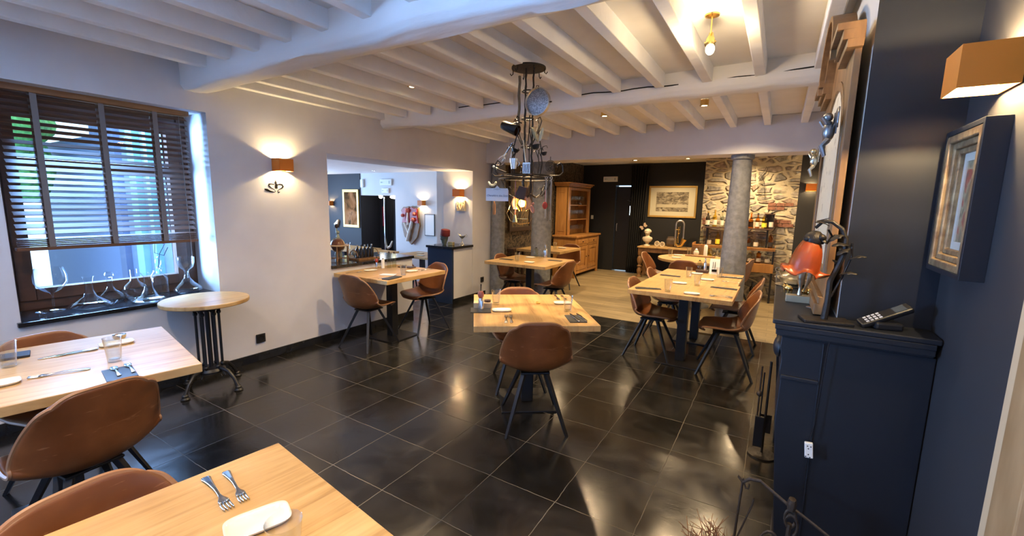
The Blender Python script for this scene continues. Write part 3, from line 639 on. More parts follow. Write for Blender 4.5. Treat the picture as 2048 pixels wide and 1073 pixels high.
# ================================================================== TABLEWARE
def lathe_obj(name, prof, m, par, n=28, ang=0, **k): return MB().lathe(prof, n=n).build(name, m, par, smooth=True, ang=ang, **k)
GL = tag(MB().lathe([(0, 0), (.024, 0), (.0255, .003), (.036, .118), (.0372, .120), (.0362, .1185), (.0235, .014), (0, .012)], n=28).build('water_glass', clear, smooth=True, ang=35), 'x', 'glass')
glassn = [0]
def tumbler(x, y, label, z=TZ, s=1.):
    o = GL
    if glassn[0]: o = GL.copy(); COL.objects.link(o)
    glassn[0] += 1; o.location = (x, y, z); o.scale = (s, s, s); o['label'] = label; o['group'] = 'clear water glasses on the tables'; return o
def make_plate():
    w, d = .072, .046
    def f(u, v):
        a = 2*math.pi*u; c, s_ = math.cos(a), math.sin(a); e = .45
        sx = abs(c)**e*(1 if c > 0 else -1); sy = abs(s_)**e*(1 if s_ > 0 else -1)
        pr = [(0, .003), (.80, .003), (.92, .008), (1, .013), (1, .011), (.9, .004), (.78, 0), (0, 0)]; x = v*(len(pr)-1); i = min(int(x+1e-6), len(pr)-2); t_ = x-i
        r = pr[i][0]+(pr[i+1][0]-pr[i][0])*t_; z = pr[i][1]+(pr[i+1][1]-pr[i][1])*t_
        return Vector((w*sx*r, d*sy*r, z))
    return tag(MB().grid(f, 48, 8, True).build('side_plate', whitec, smooth=True, ang=0), 'x', 'plate')
PL = make_plate(); pn = [0]
def plate(x, y, deg, label, z=TZ, s=1.):
    o = PL
    if pn[0]: o = PL.copy(); COL.objects.link(o)
    pn[0] += 1; o.location = (x, y, z); o.rotation_euler.z = R(deg); o.scale = (s, s, s); o['label'] = label; o['group'] = 'small white oblong plates'; return o
def strip(fn, n, t=.0016):   # fn(v)->(x centre,halfwidth,y,z)
    b = MB(); 
    def f(u, v):
        hw, y, z, cup = fn(v); uu = u*2-1
        return Vector((hw*uu, y, z+cup*uu*uu))
    return b.grid(f, 5, n)
def interp(tab, v):
    x = v*(len(tab)-1); i = min(int(x), len(tab)-2); t_ = x-i; return [a+(b-a)*t_ for a, b in zip(tab[i], tab[i+1])]
def make_fork():
    tab = [(.006, -.100, .003, 0), (.0105, -.097, .003, 0), (.0115, -.088, .004, 0), (.0085, -.070, .006, 0), (.0055, -.040, .008, 0), (.0038, -.01, .0085, 0), (.0034, .02, .006, 0), (.0055, .035, .005, .001), (.0115, .047, .003, .002), (.0125, .058, .0025, .003)]
    b = strip(lambda v: interp(tab, v), 28)
    for x in (-.0105, -.0037, .0037, .0105):
        b.tube([(x, .056, .0035), (x*1.03, .072, .002), (x*1.03, .086, .0032), (x, .097, .0055)], [.0019, .0018, .0016, .0009], 5, flat=.8)
    return tag(b.build('fork', chrome, smooth=True, solid=.0022, ang=0), 'x', 'fork')
def make_knife():
    b = strip(lambda v: interp([(.004, -.11, .003, 0), (.0085, -.105, .004, 0), (.0075, -.06, .005, 0), (.005, -.015, .005, 0), (.0085, 0, .003, 0), (.0095, .05, .002, 0), (.0085, .085, .002, 0), (.002, .105, .002, 0)], v), 24)
    return tag(b.build('knife', chrome, smooth=True, solid=.003, ang=0), 'x', 'knife')
def make_spoon():
    b = strip(lambda v: interp([(.005, -.075, .003, 0), (.0085, -.07, .003, 0), (.0055, -.04, .006, 0), (.003, .01, .007, 0), (.0035, .022, .005, .001), (.0125, .038, .002, .004), (.0155, .054, .0015, .005), (.012, .070, .003, .004), (.002, .078, .005, 0)], v), 24)
    return tag(b.build('spoon', chrome, smooth=True, solid=.0018, ang=0), 'x', 'spoon')
cut = {'fork': make_fork(), 'knife': make_knife(), 'spoon': make_spoon()}; cu = {'fork': 0, 'knife': 0, 'spoon': 0}
def cutlery(kind, x, y, deg, label, z=TZ, s=1.):
    o = cut[kind]
    if cu[kind]: o = cut[kind].copy(); COL.objects.link(o)
    cu[kind] = 1; o.location = (x, y, z+.001); o.rotation_euler.z = R(deg)-R(90); o.scale = (s, s, s); o['label'] = label; o['group'] = {'fork': 'steel forks', 'knife': 'steel knives', 'spoon': 'steel spoons'}[kind]; return o
def seg(kind, a, b, label, z=TZ, s=1.):     # laid from handle end a to tip b
    return cutlery(kind, (a[0]+b[0])/2, (a[1]+b[1])/2, math.degrees(math.atan2(b[1]-a[1], b[0]-a[0])), label, z, s)
def coaster(x, y, deg, w, d, label, z=TZ):
    o = tag(MB().bx(-w/2, w/2, -d/2, d/2, 0, .006).build('slate_coaster', slate, bevel=.001, loc=(x, y, z), rz=R(deg)), label, 'slate'); o['group'] = 'thin dark slates on the tables'; return o
# nearest table
seg('fork', (-1.325, .520), (-1.135, .492), 'steel fork on the nearest table, the left of the two')
seg('fork', (-1.305, .565), (-1.135, .530), 'steel fork on the nearest table, the right and smaller of the two', s=.92)
plate(-1.025, .505, 70, 'white oblong plate on the nearest table, just below the forks')
tumbler(-.835, .462, 'clear glass tumbler cut off by the bottom edge of the photo')
# left window table
coaster(-2.465, .675, -10, .18, .105, 'dark slate under two spoons on the left table')
tumbler(-2.68, .72, 'clear glass tumbler beside the slate of two spoons on the left table'); tumbler(-2.98, .43, 'clear glass tumbler at the left photo edge on the left table')
plate(-2.99, .82, 80, 'white plate behind the tumbler at the far side of the left table'); plate(-2.72, .35, 80, 'white plate cut by the left photo edge on the left table')
seg('spoon', (-2.42, .66), (-2.56, .68), 'steel spoon on the dark slate, nearer to the table edge', TZ+.006, .95); seg('spoon', (-2.42, .71), (-2.56, .73), 'steel spoon on the dark slate, nearer to the window', TZ+.006, .95)
seg('knife', (-2.97, .74), (-3.0, .52), 'steel knife lying in the middle of the left table'); seg('fork', (-2.64, .63), (-2.72, .43), 'steel fork lying near the front edge of the left table')
seg('spoon', (-2.98, .58), (-2.96, .74), 'steel spoon beside the knife in the middle of the left table')
nk = tag(MB().bx(-.05, .05, -.09, .09, 0, .012).build('napkin', navy, bevel=.003, loc=(-3.15, .44, TZ), rz=R(-12)), 'folded dark blue napkin at the far left of the left table', 'napkin')
sd = thing('salt_dish', 'small dish of coarse salt on the far plate of the left table', 'dish', (-3.08, .86, TZ))
MB().lathe([(0, 0), (.02, 0), (.028, .012), (.03, .028), (.026, .026), (.02, .008), (0, .006)], n=20).build('bowl', chrome, sd, smooth=True)
MB().lathe([(0, .03), (.02, .022), (.026, .018)], n=16).build('salt', whitec, sd, smooth=True)
# reusable mills and caddy
def mill(x, y, label, s=1., wood=jar_red, z=TZ):
    t = thing('pepper_mill', label, 'mill', (x, y, z))
    MB().lathe([(0, 0), (.019*s, 0), (.019*s, .07*s), (.015*s, .085*s), (0, .085*s)], n=20).build('body', chrome, t, smooth=True)
    MB().lathe([(.015*s, .086*s), (.022*s, .10*s), (.024*s, .12*s), (.016*s, .135*s), (0, .14*s)], n=20).build('head', wood, t, smooth=True)
    MB().tube([(0, 0, .138*s), (0, .002, .19*s)], [.003, .005], 6).build('crank', blackp, t); return t
def bottle(x, y, z, h, r, m, label, cap=blackp, kind=0, lab=None, group=None, name='bottle', cat='bottle'):
    t = thing(name, label, cat, (x, y, z), random.random()*6)
    if group: t['group'] = group
    if kind == 0: pr = [(0, 0), (r, 0), (r, h*.55), (r*.85, h*.63), (r*.36, h*.72), (r*.32, h*.93), (0, h*.93)]
    elif kind == 1: pr = [(0, 0), (r, 0), (r, h*.62), (r*.9, h*.70), (r*.4, h*.76), (r*.38, h*.92), (0, h*.92)]
    elif kind == 2: pr = [(0, 0), (r*1.1, .0), (r*1.15, h*.25), (r*.95, h*.5), (r*.4, h*.66), (r*.34, h*.9), (0, h*.9)]
    else: pr = [(0, 0), (r, 0), (r*.98, h*.8), (r*.6, h*.9), (0, h*.92)]
    MB().lathe(pr, n=18).build('glass_body', m, t, smooth=True, ang=50)
    MB().lathe([(0, h*.90), (r*.42, h*.90), (r*.42, h), (0, h)], n=14).build('cap', cap, t)
    if lab: MB().lathe([(r*1.012, h*.12), (r*1.012, h*.42)], n=18).build('label', lab, t, smooth=True)
    return t
# centre table
ct = (-1.58, 2.86)
coaster(-1.83, 2.575, 36, .15, .145, 'dark slate under the condiment block on the centre table')
cad = thing('condiment_caddy', 'wooden condiment block on the slate of the centre table', 'caddy', (-1.875, 2.665, TZ), R(36))
MB().bx(-.07, .07, -.04, .04, 0, .045).build('wood_block', palewood, cad, bevel=.004); MB().lathe([(0, .046), (.026, .046), (.026, .06), (0, .06)], (.035, 0, 0), 18).build('pot', brownglaze, cad)
mill(-1.845, 2.595, 'chrome and pink-red pepper mill on the centre table', 1.0, mat('rosewood', (.40, .13, .10), .35), TZ+.006)
bottle(-1.825, 2.58, TZ+.006, .085, .014, chrome, 'chrome salt cellar right beside the pepper mill on the centre table', chrome, 3, name='salt_cellar', cat='salt cellar')
tumbler(-1.85, 2.81, 'clear tumbler on the left of the centre table beside the pepper mill'); tumbler(-1.29, 2.94, 'clear tumbler on the right of the centre table above the slate')
plate(-1.70, 2.66, 36, 'white plate near the condiment slate of the centre table'); plate(-1.43, 3.15, 36, 'white plate at the far right of the centre table')
seg('fork', (-1.49, 2.39), (-1.60, 2.565), 'steel fork at the near edge of the centre table, left of its pair'); seg('fork', (-1.46, 2.41), (-1.575, 2.585), 'steel fork at the near edge of the centre table, right of its pair')
seg('fork', (-1.62, 3.40), (-1.51, 3.25), 'steel fork at the far edge of the centre table, left of its pair'); seg('fork', (-1.57, 3.43), (-1.46, 3.28), 'steel fork at the far edge of the centre table, right of its pair')
coaster(-1.15, 2.765, 36+90, .19, .12, 'black slate with two knives at the right corner of the centre table')
seg('knife', (-1.10, 2.70), (-1.23, 2.85), 'steel knife on the black slate of the centre table, left one', TZ+.006); seg('knife', (-1.06, 2.735), (-1.19, 2.88), 'steel knife on the black slate of the centre table, right one', TZ+.006)
sb = tag(MB().lathe([(0, 0), (.018, 0), (.02, .01), (.012, .017), (0, .018)], n=16).build('salt_pot', brass, smooth=True, loc=(-1.59, 3.03, TZ)), 'tiny brass pot alone in the middle of the centre table', 'pot')
# hatch table
seg('knife', (-3.40, 3.24), (-3.46, 3.04), 'steel knife beside the dark napkin on the hatch table'); tag(MB().bx(-.045, .045, -.11, .11, 0, .01).build('napkin', slate, bevel=.002, loc=(-3.37, 3.15, TZ), rz=R(10)), 'dark rolled napkin at the near edge of the hatch table', 'napkin')
tag(MB().bx(-.08, .08, -.05, .05, 0, .008).build('napkin', mat('pale_cloth', (.55, .60, .75), .9), bevel=.003, loc=(-3.56, 3.27, TZ), rz=R(25)), 'pale lilac napkin in the middle of the hatch table', 'napkin')
tumbler(-3.41, 3.35, 'clear tumbler on the hatch table above its dark napkin'); plate(-3.53, 3.60, 80, 'white plate at the right end of the hatch table'); plate(-3.93, 3.35, 80, 'white plate at the left end of the hatch table')
seg('fork', (-3.53, 3.88), (-3.56, 3.70), 'steel fork at the right end of the hatch table, inner one', s=.9); seg('fork', (-3.47, 3.88), (-3.50, 3.70), 'steel fork at the right end of the hatch table, outer one', s=.9)
seg('fork', (-3.99, 3.06), (-3.93, 3.22), 'steel fork at the left end of the hatch table', s=.9)
mill(-4.02, 3.52, 'short red-topped mill on the hatch table', .85); bottle(-3.98, 3.58, TZ, .12, .02, whitep, 'white grinder with dark cap on the hatch table', blackp, 3, name='grinder', cat='grinder')
for i, (x, y, h, l) in enumerate(((-3.93, 3.63, .20, 'tall clear oil bottle on the hatch table, nearest the grinder'), (-3.92, 3.70, .19, 'tall clear vinegar bottle on the hatch table, furthest from the grinder'))):
    bottle(x, y, TZ, h, .026, glass_pale, l, brownglaze, 3)
tag(MB().bx(-.10, .10, -.05, .05, 0, .012).build('tray', brownglaze, bevel=.003, loc=(-3.80, 3.79, TZ), rz=R(8)), 'flat dark brown tray at the back of the hatch table', 'tray')
# long table
def setting_right(y0, wh, nap_l, nap_r):
    pass
coaster(-1.02, 4.23, 25, .24, .06, 'thin dark slate at the front left corner of the long table'); seg('knife', (-1.11, 4.20), (-.95, 4.27), 'steel knife on the front left slate of the long table', TZ+.006)
coaster(-.40, 4.71, -5, .24, .06, 'thin dark slate at the right edge of the front long table'); seg('knife', (-.30, 4.70), (-.48, 4.715), 'steel knife on the right slate of the front long table', TZ+.006)
tumbler(-.83, 4.20, 'clear tumbler nearest the front edge of the long table'); tumbler(-.65, 4.72, 'clear tumbler in the middle of the front long table')
plate(-.82, 4.73, 10, 'white plate on the front long table, the farther one'); plate(-.62, 4.22, 5, 'white plate on the front long table, the nearer one')
seg('fork', (-.30, 4.235), (-.46, 4.215), 'steel fork at the front right corner of the long table, nearer one', s=.95); seg('fork', (-.30, 4.28), (-.46, 4.26), 'steel fork at the front right corner of the long table, farther one', s=.95)
coaster(-1.01, 5.19, 0, .22, .06, 'thin dark slate at the left edge of the rear long table'); seg('knife', (-1.09, 5.185), (-.92, 5.19), 'steel knife on the left slate of the rear long table', TZ+.006)
coaster(-.40, 5.50, 0, .22, .06, 'thin dark slate at the right edge of the rear long table'); seg('knife', (-.31, 5.505), (-.48, 5.50), 'steel knife on the right slate of the rear long table', TZ+.006)
tumbler(-.81, 5.20, 'clear tumbler on the rear long table, left one'); tumbler(-.52, 5.43, 'clear tumbler on the rear long table, in front of the menu card')
plate(-.61, 5.15, 0, 'white plate on the rear long table, the nearer one'); plate(-.78, 5.55, 0, 'white plate on the rear long table, the farther one')
seg('fork', (-.29, 5.14), (-.45, 5.16), 'steel fork on the rear long table beside the right slate', s=.95)
cd2 = thing('condiment_caddy', 'dark wooden condiment block on the rear long table', 'caddy', (-.74, 5.70, TZ)); MB().bx(-.07, .07, -.03, .03, 0, .035).build('wood_block', brownglaze, cd2, bevel=.004)
bottle(-.775, 5.70, TZ+.035, .12, .024, glass_pale, 'glass mill with black top on the long table condiment block', blackp, 3, name='salt_mill', cat='mill')
bottle(-.71, 5.70, TZ+.035, .15, .018, chrome, 'tall chrome mill on the long table condiment block', chrome, 0, name='pepper_mill', cat='mill')
mc = thing('menu_card', 'white folded menu card standing on the rear long table', 'menu', (-.60, 5.66, TZ), R(8))
MB().prism([(-.055, 0), (.055, 0), (.055, .185), (-.055, .185)], .002, rot=Matrix.Rotation(R(-8), 3, 'X')).build('front_leaf', mat('menu_paper', (.75, .74, .70), .7), mc)
MB().prism([(-.055, 0), (.055, 0), (.055, .185), (-.055, .185)], .002, c=(0, .052, 0), rot=Matrix.Rotation(R(8), 3, 'X')).build('rear_leaf', paper, mc)
MB().bx(-.03, .03, -.006, -.003, .03, .06).bx(-.022, -.016, -.001, .0, .07, .15).bx(.0, .006, .003, .006, .07, .15).build('printed_block', ink, mc)
# wallpaper table
tumbler(-3.06, 5.17, 'clear tumbler at the left front of the wallpaper table'); plate(-2.85, 5.14, 0, 'white plate on the wallpaper table, nearer one'); plate(-3.10, 5.62, 0, 'white plate on the wallpaper table, farther one')
coaster(-3.27, 5.22, 0, .2, .07, 'dark slate on the left of the wallpaper table'); coaster(-2.66, 5.55, 0, .2, .07, 'dark slate on the right of the wallpaper table')
bottle(-3.08, 5.76, TZ, .15, .03, glass_pale, 'clear bottle with dark cap on the wallpaper table', blackp, 3); bottle(-2.99, 5.72, TZ, .13, .024, clear, 'small clear carafe beside the dark-capped bottle', chrome, 0); bottle(-2.92, 5.76, TZ, .20, .03, chrome, 'tall chrome mill on the wallpaper table by the column', chrome, 0, name='pepper_mill', cat='mill')
tumbler(-3.38, 7.03, 'clear tumbler on the small table in front of the dresser'); plate(-3.34, 7.25, 0, 'white plate on the small table in front of the dresser')
# round table
plate(-1.31, 7.10, 0, 'white plate on the round table, nearer one'); plate(-1.36, 7.50, 0, 'white plate on the round table, farther one')
tumbler(-1.45, 7.33, 'clear tumbler at the left of the round table'); tumbler(-1.22, 7.66, 'dark-looking tumbler at the back of the round table')
tag(MB().bx(-.22, .22, -.06, .06, 0, .018).build('serving_board', carved, bevel=.004, loc=(-1.03, 7.55, TZ), rz=R(-4)), 'long wooden board on the round table', 'board')
wp = thing('sugar_pot', 'white lidded pot at the back of the round table', 'pot', (-1.12, 7.74, TZ)); MB().lathe([(0, 0), (.03, 0), (.045, .03), (.042, .06), (.025, .085), (0, .087)], n=20).build('body', whitec, wp, smooth=True); MB().lathe([(.026, .088), (.03, .095), (.015, .108), (.010, .125), (0, .128)], n=18).build('lid', steel, wp, smooth=True)
bottle(-.98, 7.76, TZ, .20, .03, whitep, 'white cylinder mill at the back of the round table', chrome, 3, name='pepper_mill', cat='mill')
for i, (x, y, l) in enumerate(((-.80, 7.12, 'wine glass on the round table, left of three near the column'), (-.70, 7.02, 'wine glass on the round table, middle of three near the column'), (-.72, 7.30, 'wine glass on the round table, rear of three near the column'))):
    tag(MB().lathe([(0, 0), (.033, 0), (.03, .004), (.004, .008), (.004, .08), (.02, .095), (.038, .125), (.036, .17), (.033, .19)], n=20).build('wine_glass', clear, smooth=True, loc=(x, y, TZ)), l, 'glass', 'stemmed glasses on the round table')
tumbler(-8.6, 6.7, 'clear tumbler on the brown side room table', z=TZ-.34, s=1.2); plate(-9.4, 6.75, 0, 'white plate on the brown side room table', TZ-.34, 1.3)
plate(-6.4, 6.8, 0, 'white plate on the side room table beside the blue cabinet, nearer one', TZ-.34, 1.2); plate(-6.7, 7.1, 0, 'white plate on the side room table beside the blue cabinet, farther one', TZ-.34, 1.2)
tumbler(-6.25, 6.9, 'clear tumbler on the side room table beside the blue cabinet', z=TZ-.34)
# ================================================================== FIREPLACE
fp = thing('fireplace', 'dark navy painted fireplace surround with a moulded mantel shelf', 'fireplace', (.226, 2.76, 0))
def loc(x0, x1, y0, y1, z0, z1): return (x0-.226, x1-.226, y0-2.76, y1-2.76, z0, z1)
b = MB(); b.bx(*loc(.018, .512, 1.965, 3.55, 1.10, 1.12)); 
b.build('mantel_shelf', navy, fp, bevel=.004)
b = MB()
prof = [(0, 0), (-.034, 0), (-.034, -.012), (-.026, -.02), (-.03, -.03), (-.018, -.042), (-.008, -.05), (0, -.055)]
for i in range(len(prof)-1):
    (a, z0), (c, z1) = prof[i], prof[i+1]
    if abs(z0-z1) < 1e-4: continue
    o_ = min(a, c)
    b.bx(*loc(.062+o_, .50, 1.999+o_, 3.516-o_, 1.10+z1, 1.10+z0))
b.build('mantel_moulding', navy, fp, bevel=.002)
def jamb(y0, y1, name):
    pts = [(.055, 1.046), (.052, 1.0), (.062, .95), (.058, .90), (.066, .86), (.062, .70), (.078, .5), (.098, .25), (.112, .1), (.105, .09), (.105, 0), (.512, 0), (.512, 1.046)]
    pts = [(x-.226, z) for x, z in pts]
    m = MB().prism(pts, y1-y0, (0, (y0+y1)/2-2.76, 0)); o = m.build(name, navy, fp, bevel=.003)
    return o
j1 = jamb(2.0, 2.32, 'jamb'); j2 = jamb(3.23, 3.51, 'jamb')
MB().bx(*loc(.066, .19, 1.988, 2.0, .875, .89)).bx(*loc(.190, .196, 1.994, 2.0, .05, 1.04)).build('panel_moulding', navy, j1, bevel=.002)
MB().bx(*loc(.06, .484, 2.32, 3.23, .86, 1.046)).build('lintel', navy, fp, bevel=.003)
MB().bx(*loc(.22, .225, 2.32, 3.23, 0, .86)).build('fire_opening', black_wall, fp)
for y in (2.2, 3.4):
    MB().ball((.055-.226, y-2.76, .95), .024, 12, (1, 2.4, 2)).build('corbel_carving', navy, fp, smooth=True)
# ------------------------------------------------------------------ overmantel mirror
mr = thing('overmantel_mirror', 'tall carved oak mirror with arched top leaning above the mantel', 'mirror', (.205, 2.70, 1.125)); mr.rotation_euler = (0, 0, 0)
Y0, Y1, Hm = -.575, .62, 1.10
def arch(r, cz, n=16, y=0): return [(y+r*math.cos(math.pi-math.pi*i/n), cz+r*math.sin(math.pi-math.pi*i/n)) for i in range(n+1)]
yz = Matrix(((0, 1, 0), (1, 0, 0), (0, 0, 1)))   # local XZ polygon -> world YZ
def ring(outer, inner, x, t):
    b = MB(); n = len(outer); 
    for (P, Q) in ((outer, inner),):
        vs = {}
        for tag_, L_ in (('o', P), ('i', Q)):
            for s in (0, 1): vs[tag_, s] = [b.bm.verts.new((x+(-t if s else 0), p[0], p[1])) for p in L_]
        for i in range(n):
            j = (i+1) % n
            b._f([vs['o', 0][i], vs['o', 0][j], vs['o', 1][j], vs['o', 1][i]]); b._f([vs['i', 0][i], vs['i', 1][i], vs['i', 1][j], vs['i', 0][j]])
            b._f([vs['o', 1][i], vs['o', 1][j], vs['i', 1][j], vs['i', 1][i]]); b._f([vs['o', 0][i], vs['i', 0][i], vs['i', 0][j], vs['o', 0][j]])
    return b
def door_shape(y0, y1, z0, zs, r_z, n=16):      # straight sides with an arched top
    r = (y1-y0)/2; return [(y1, z0), (y0, z0)]+[(-r*math.cos(math.pi*i/n)+(y0+y1)/2, zs+r_z*math.sin(math.pi*i/n)) for i in range(n+1)]
b = ring([(Y1, 0), (Y0, 0)]+[(Y0+(Y1-Y0)*i/16, Hm) for i in range(17)], door_shape(-.47, .47, .14, .72, .30), 0, .022)
b.bx(-.05, -.02, Y0, Y1, 0, .045).bx(-.040, -.02, Y0, Y1, .045, .075)
b.build('frame', carved, mr, bevel=.003)
q = ring(door_shape(-.47, .47, .14, .72, .30), door_shape(-.43, .43, .18, .71, .27), -.006, .020).build('inner_moulding', carved, mr, bevel=.004)
m_ = MB(); P = door_shape(-.45, .45, .16, .715, .285); vs = [m_.bm.verts.new((-.016, p[0], p[1])) for p in P]; m_._f(vs); m_.build('mirror_glass', foxed_refl, mr)
cr = MB()
for s in (-1, 1):
    a, c_ = (Y0-.03, -.30) if s < 0 else (.30, Y1+.03)
    for k, (dx, z0, z1) in enumerate(((.05, 1.02, 1.05), (.065, 1.05, 1.085), (.085, 1.085, 1.11))): cr.bx(-dx, 0, a, c_, z0, z1)
for r0, r1, dx in ((.31, .34, .06), (.34, .37, .085)):
    n = 20
    for i in range(n):
        a0, a1 = math.pi*i/n, math.pi*(i+1)/n
        v = [[cr.bm.verts.new((x, r*math.cos(a), 1.05+r*.72*math.sin(a))) for x in (0, -dx)] for a, r in ((a0, r0), (a1, r0), (a1, r1), (a0, r1))]
        for p, q_ in ((0, 1), (1, 2), (2, 3), (3, 0)): cr._f([v[p][0], v[q_][0], v[q_][1], v[p][1]])
        cr._f([v[p][1] for p in range(4)])
cr.build('cornice', carved, mr, bevel=.002)
tp = MB(); P = [(-.31, 1.05)]+[(.31*math.cos(math.pi-math.pi*i/16), 1.05+.31*.72*math.sin(math.pi*i/16)) for i in range(17)]; tp.prism(P, .02, (-.01, 0, 0), Matrix(((0, 1, 0), (1, 0, 0), (0, 0, 1)))); tp.build('arched_crest', carved, mr)
# two small winged figures hung on the mirror
def cherub(y, z, label, s=1., mt=silver):
    t = thing('cherub_ornament', label, 'ornament', (.142, y, z)); t['group'] = None; del t['group']; t.scale = (s, s, s)
    MB().ball((0, 0, .0), .028, 12, (.8, .9, 1.5)).ball((-.008, -.006, .055), .019, 10).build('body', mt, t, smooth=True)
    for sy in (-1, 1):
        MB().tube([(.0, sy*.02, .03), (-.015, sy*.045, .025), (-.03, sy*.05, .05)], [.008, .007, .006], 6).build('arm', mt, t, smooth=True)
        MB().tube([(.0, sy*.014, -.035), (-.02, sy*.022, -.06), (-.006, sy*.018, -.10)], [.013, .010, .006], 6).build('leg', mt, t, smooth=True)
        MB().grid(lambda u, v: Vector((.012+.01*v, sy*(.015+.06*v), .03+.05*v*(1-u)-.03*u+.02*math.sin(3*v))), 4, 6).build('wing', mt, t, smooth=True, solid=.004)
    MB().bx(.006, .026, -.006, .006, -.01, .03).build('hook', mt, t)
cherub(2.26, 1.87, 'grey metal cherub figure hanging on the near side of the mirror glass', 1.0, mat('grey_pewter', (.30, .31, .33), .35, .9))
cherub(3.10, 1.83, 'silvery cherub figure hanging at the far side of the mirror', .9)
# ------------------------------------------------------------------ deep framed picture on the navy wall
pf = thing('framed_picture', 'worn gilt framed picture in a deep dark box on the right wall', 'picture', (.515, 1.90, 1.583))
b = MB(); b.bx(-.055, -.0, -.165, -.150, -.23, .23).bx(-.055, 0, .150, .165, -.23, .23).bx(-.055, 0, -.15, .15, .215, .23).bx(-.055, 0, -.15, .15, -.23, -.215)
b.build('box_frame', navy, pf, bevel=.001)
def rect(w, h): return [(-w, -h), (w, -h), (w, h), (-w, h)]
fr = None
for w_, h_, w2_, h2_, x, t_ in ((.150, .215, .125, .19, -.028, .026), (.125, .19, .105, .17, -.022, .022), (.105, .17, .088, .153, -.016, .018)):
    ring(rect(w_, h_), rect(w2_, h2_), x, t_).build('gilt_moulding', gilt, pf, bevel=.004)
ring(rect(.088, .153), rect(.066, .128), -.014, .006).build('pale_mount', mat('mount_board', (.50, .47, .40), .7), pf)
MB().bx(-.016, -.014, -.068, .068, -.13, .13).build('painting', art('art_dim', [(.08, .07, .05), (.16, .13, .08), (.30, .25, .15), (.28, .05, .03), (.1, .09, .07)], 9), pf)
# ------------------------------------------------------------------ tulip lamp
tl = thing('tulip_lamp', 'iron branch lamp with an orange tulip glass shade on the mantel', 'lamp', (.185, 2.025, 1.12))
MB().prism([(-.075, 0), (.06, 0), (.085, .0), (.085, .012), (-.075, .012)], .095, rot=Matrix.Rotation(R(12), 3, 'Z')).build('base', iron, tl, bevel=.003)
S0 = [(.0, 0, .01), (.004, 0, .08), (.004, 0, .16), (.022, 0, .22), (.036, 0, .27), (.036, 0, .32), (.020, 0, .36), (-.012, 0, .385), (-.04, 0, .385), (-.062, 0, .36)]
MB().tube(S0, [.012, .010, .0095, .009, .009, .009, .008, .007, .006, .006], 8).tube([(.012, 0, .1), (.04, .01, .18), (.06, .008, .26), (.055, 0, .31)], .004, 6).tube([(.0, 0, .375), (-.03, .0, .39), (-.06, 0, .385), (-.02, 0, .40)], [.005, .004, .003, .001], 6).tube([(-.02, .02, .355), (-.005, .025, .33), (-.02, .022, .30)], .004, 6).build('branch_stem', iron, tl, smooth=True)
def leaf(b, c, d, up, L_, W_):
    d = Vector(d).normalized(); up = Vector(up).normalized(); s_ = d.cross(up).normalized()
    def f(u, v):
        w_ = W_*math.sin(math.pi*min(1, v*.93+.04))*(1+.25*math.sin(v*16)); return Vector(c)+d*(L_*v)+s_*((u*2-1)*w_)+up*(.15*L_*math.sin(v*3)-.2*W_*abs(u*2-1))
    b.grid(f, 5, 14)
for c, d, l, w_ in (((.03, 0, .34), (-.5, -.2, -.3), .055, .016), ((.05, 0, .30), (-.8, -.3, -.05), .06, .018), ((.05, 0, .29), (-.7, -.4, -.5), .05, .017), ((.03, 0, .22), (-.6, .2, .5), .035, .012),
                    ((.055, 0, .25), (.8, -.3, .2), .05, .013), ((.03, 0, .19), (.9, -.3, .1), .055, .014), ((-.02, 0, .37), (-.8, -.3, .2), .05, .010), ((-.05, 0, .33), (.5, -.6, -.5), .045, .014)):
    lb = MB(); leaf(lb, c, d, (0, -.3, 1), l, w_); lb.build('leaf', iron, tl, smooth=True, solid=.0015)
hd = Matrix.Rotation(R(10), 3, 'Y')
MB().lathe([(0, .035), (.012, .034), (.030, .018), (.036, 0), (.034, -.01), (.022, -.014)], (-.062, 0, .315), 14, hd).ball((-.04, -.02, .325), .014).ball((-.082, -.018, .318), .013).build('shade_holder', iron, tl, smooth=True)
def tul(u, v):
    a = 2*math.pi*u; prof_ = [(.026, 0), (.034, -.015), (.044, -.045), (.050, -.08), (.052, -.105), (.056, -.118), (.074, -.128)]
    r, z = interp(prof_, v); k = max(0, (v-.7)/.3); r = r*(1+.22*k*math.cos(5*a)); z += .014*k*math.cos(5*a+.6)
    return Vector((-.066, 0, .312))+hd @ Vector((r*math.cos(a), r*math.sin(a), z))
MB().grid(tul, 50, 20, True).build('glass_shade', glass_o, tl, smooth=True, solid=.0025, ang=0)
# cable down to the plug block
cb_ = thing('cable_plug', 'thin dark cable hanging down the fireplace side to a white plug block', 'plug', (.19, 1.985, .60))
MB().tube([(.02, .01, .527), (.018, -.004, .51), (.01, -.004, .3), (.004, -.004, .12), (-.004, -.004, .05)], .0022, 5).tube([(-.004, -.002, -.03), (-.004, -.002, -.16)], .002, 5).build('cable', blackp, cb_)
MB().box((-.004, -.009, .01), (.028, .016, .062), ry=R(-6)).build('plug_block', whitep, cb_, bevel=.003)
pb = MB()
for x, z in ((-.010, .028), (.001, .028), (-.012, -.016), (.002, -.016), (-.006, .018), (-.004, -.006)): pb.box((x, -.0175, z), (.004, .001, .004))
pb.build('screw', ink, cb_)
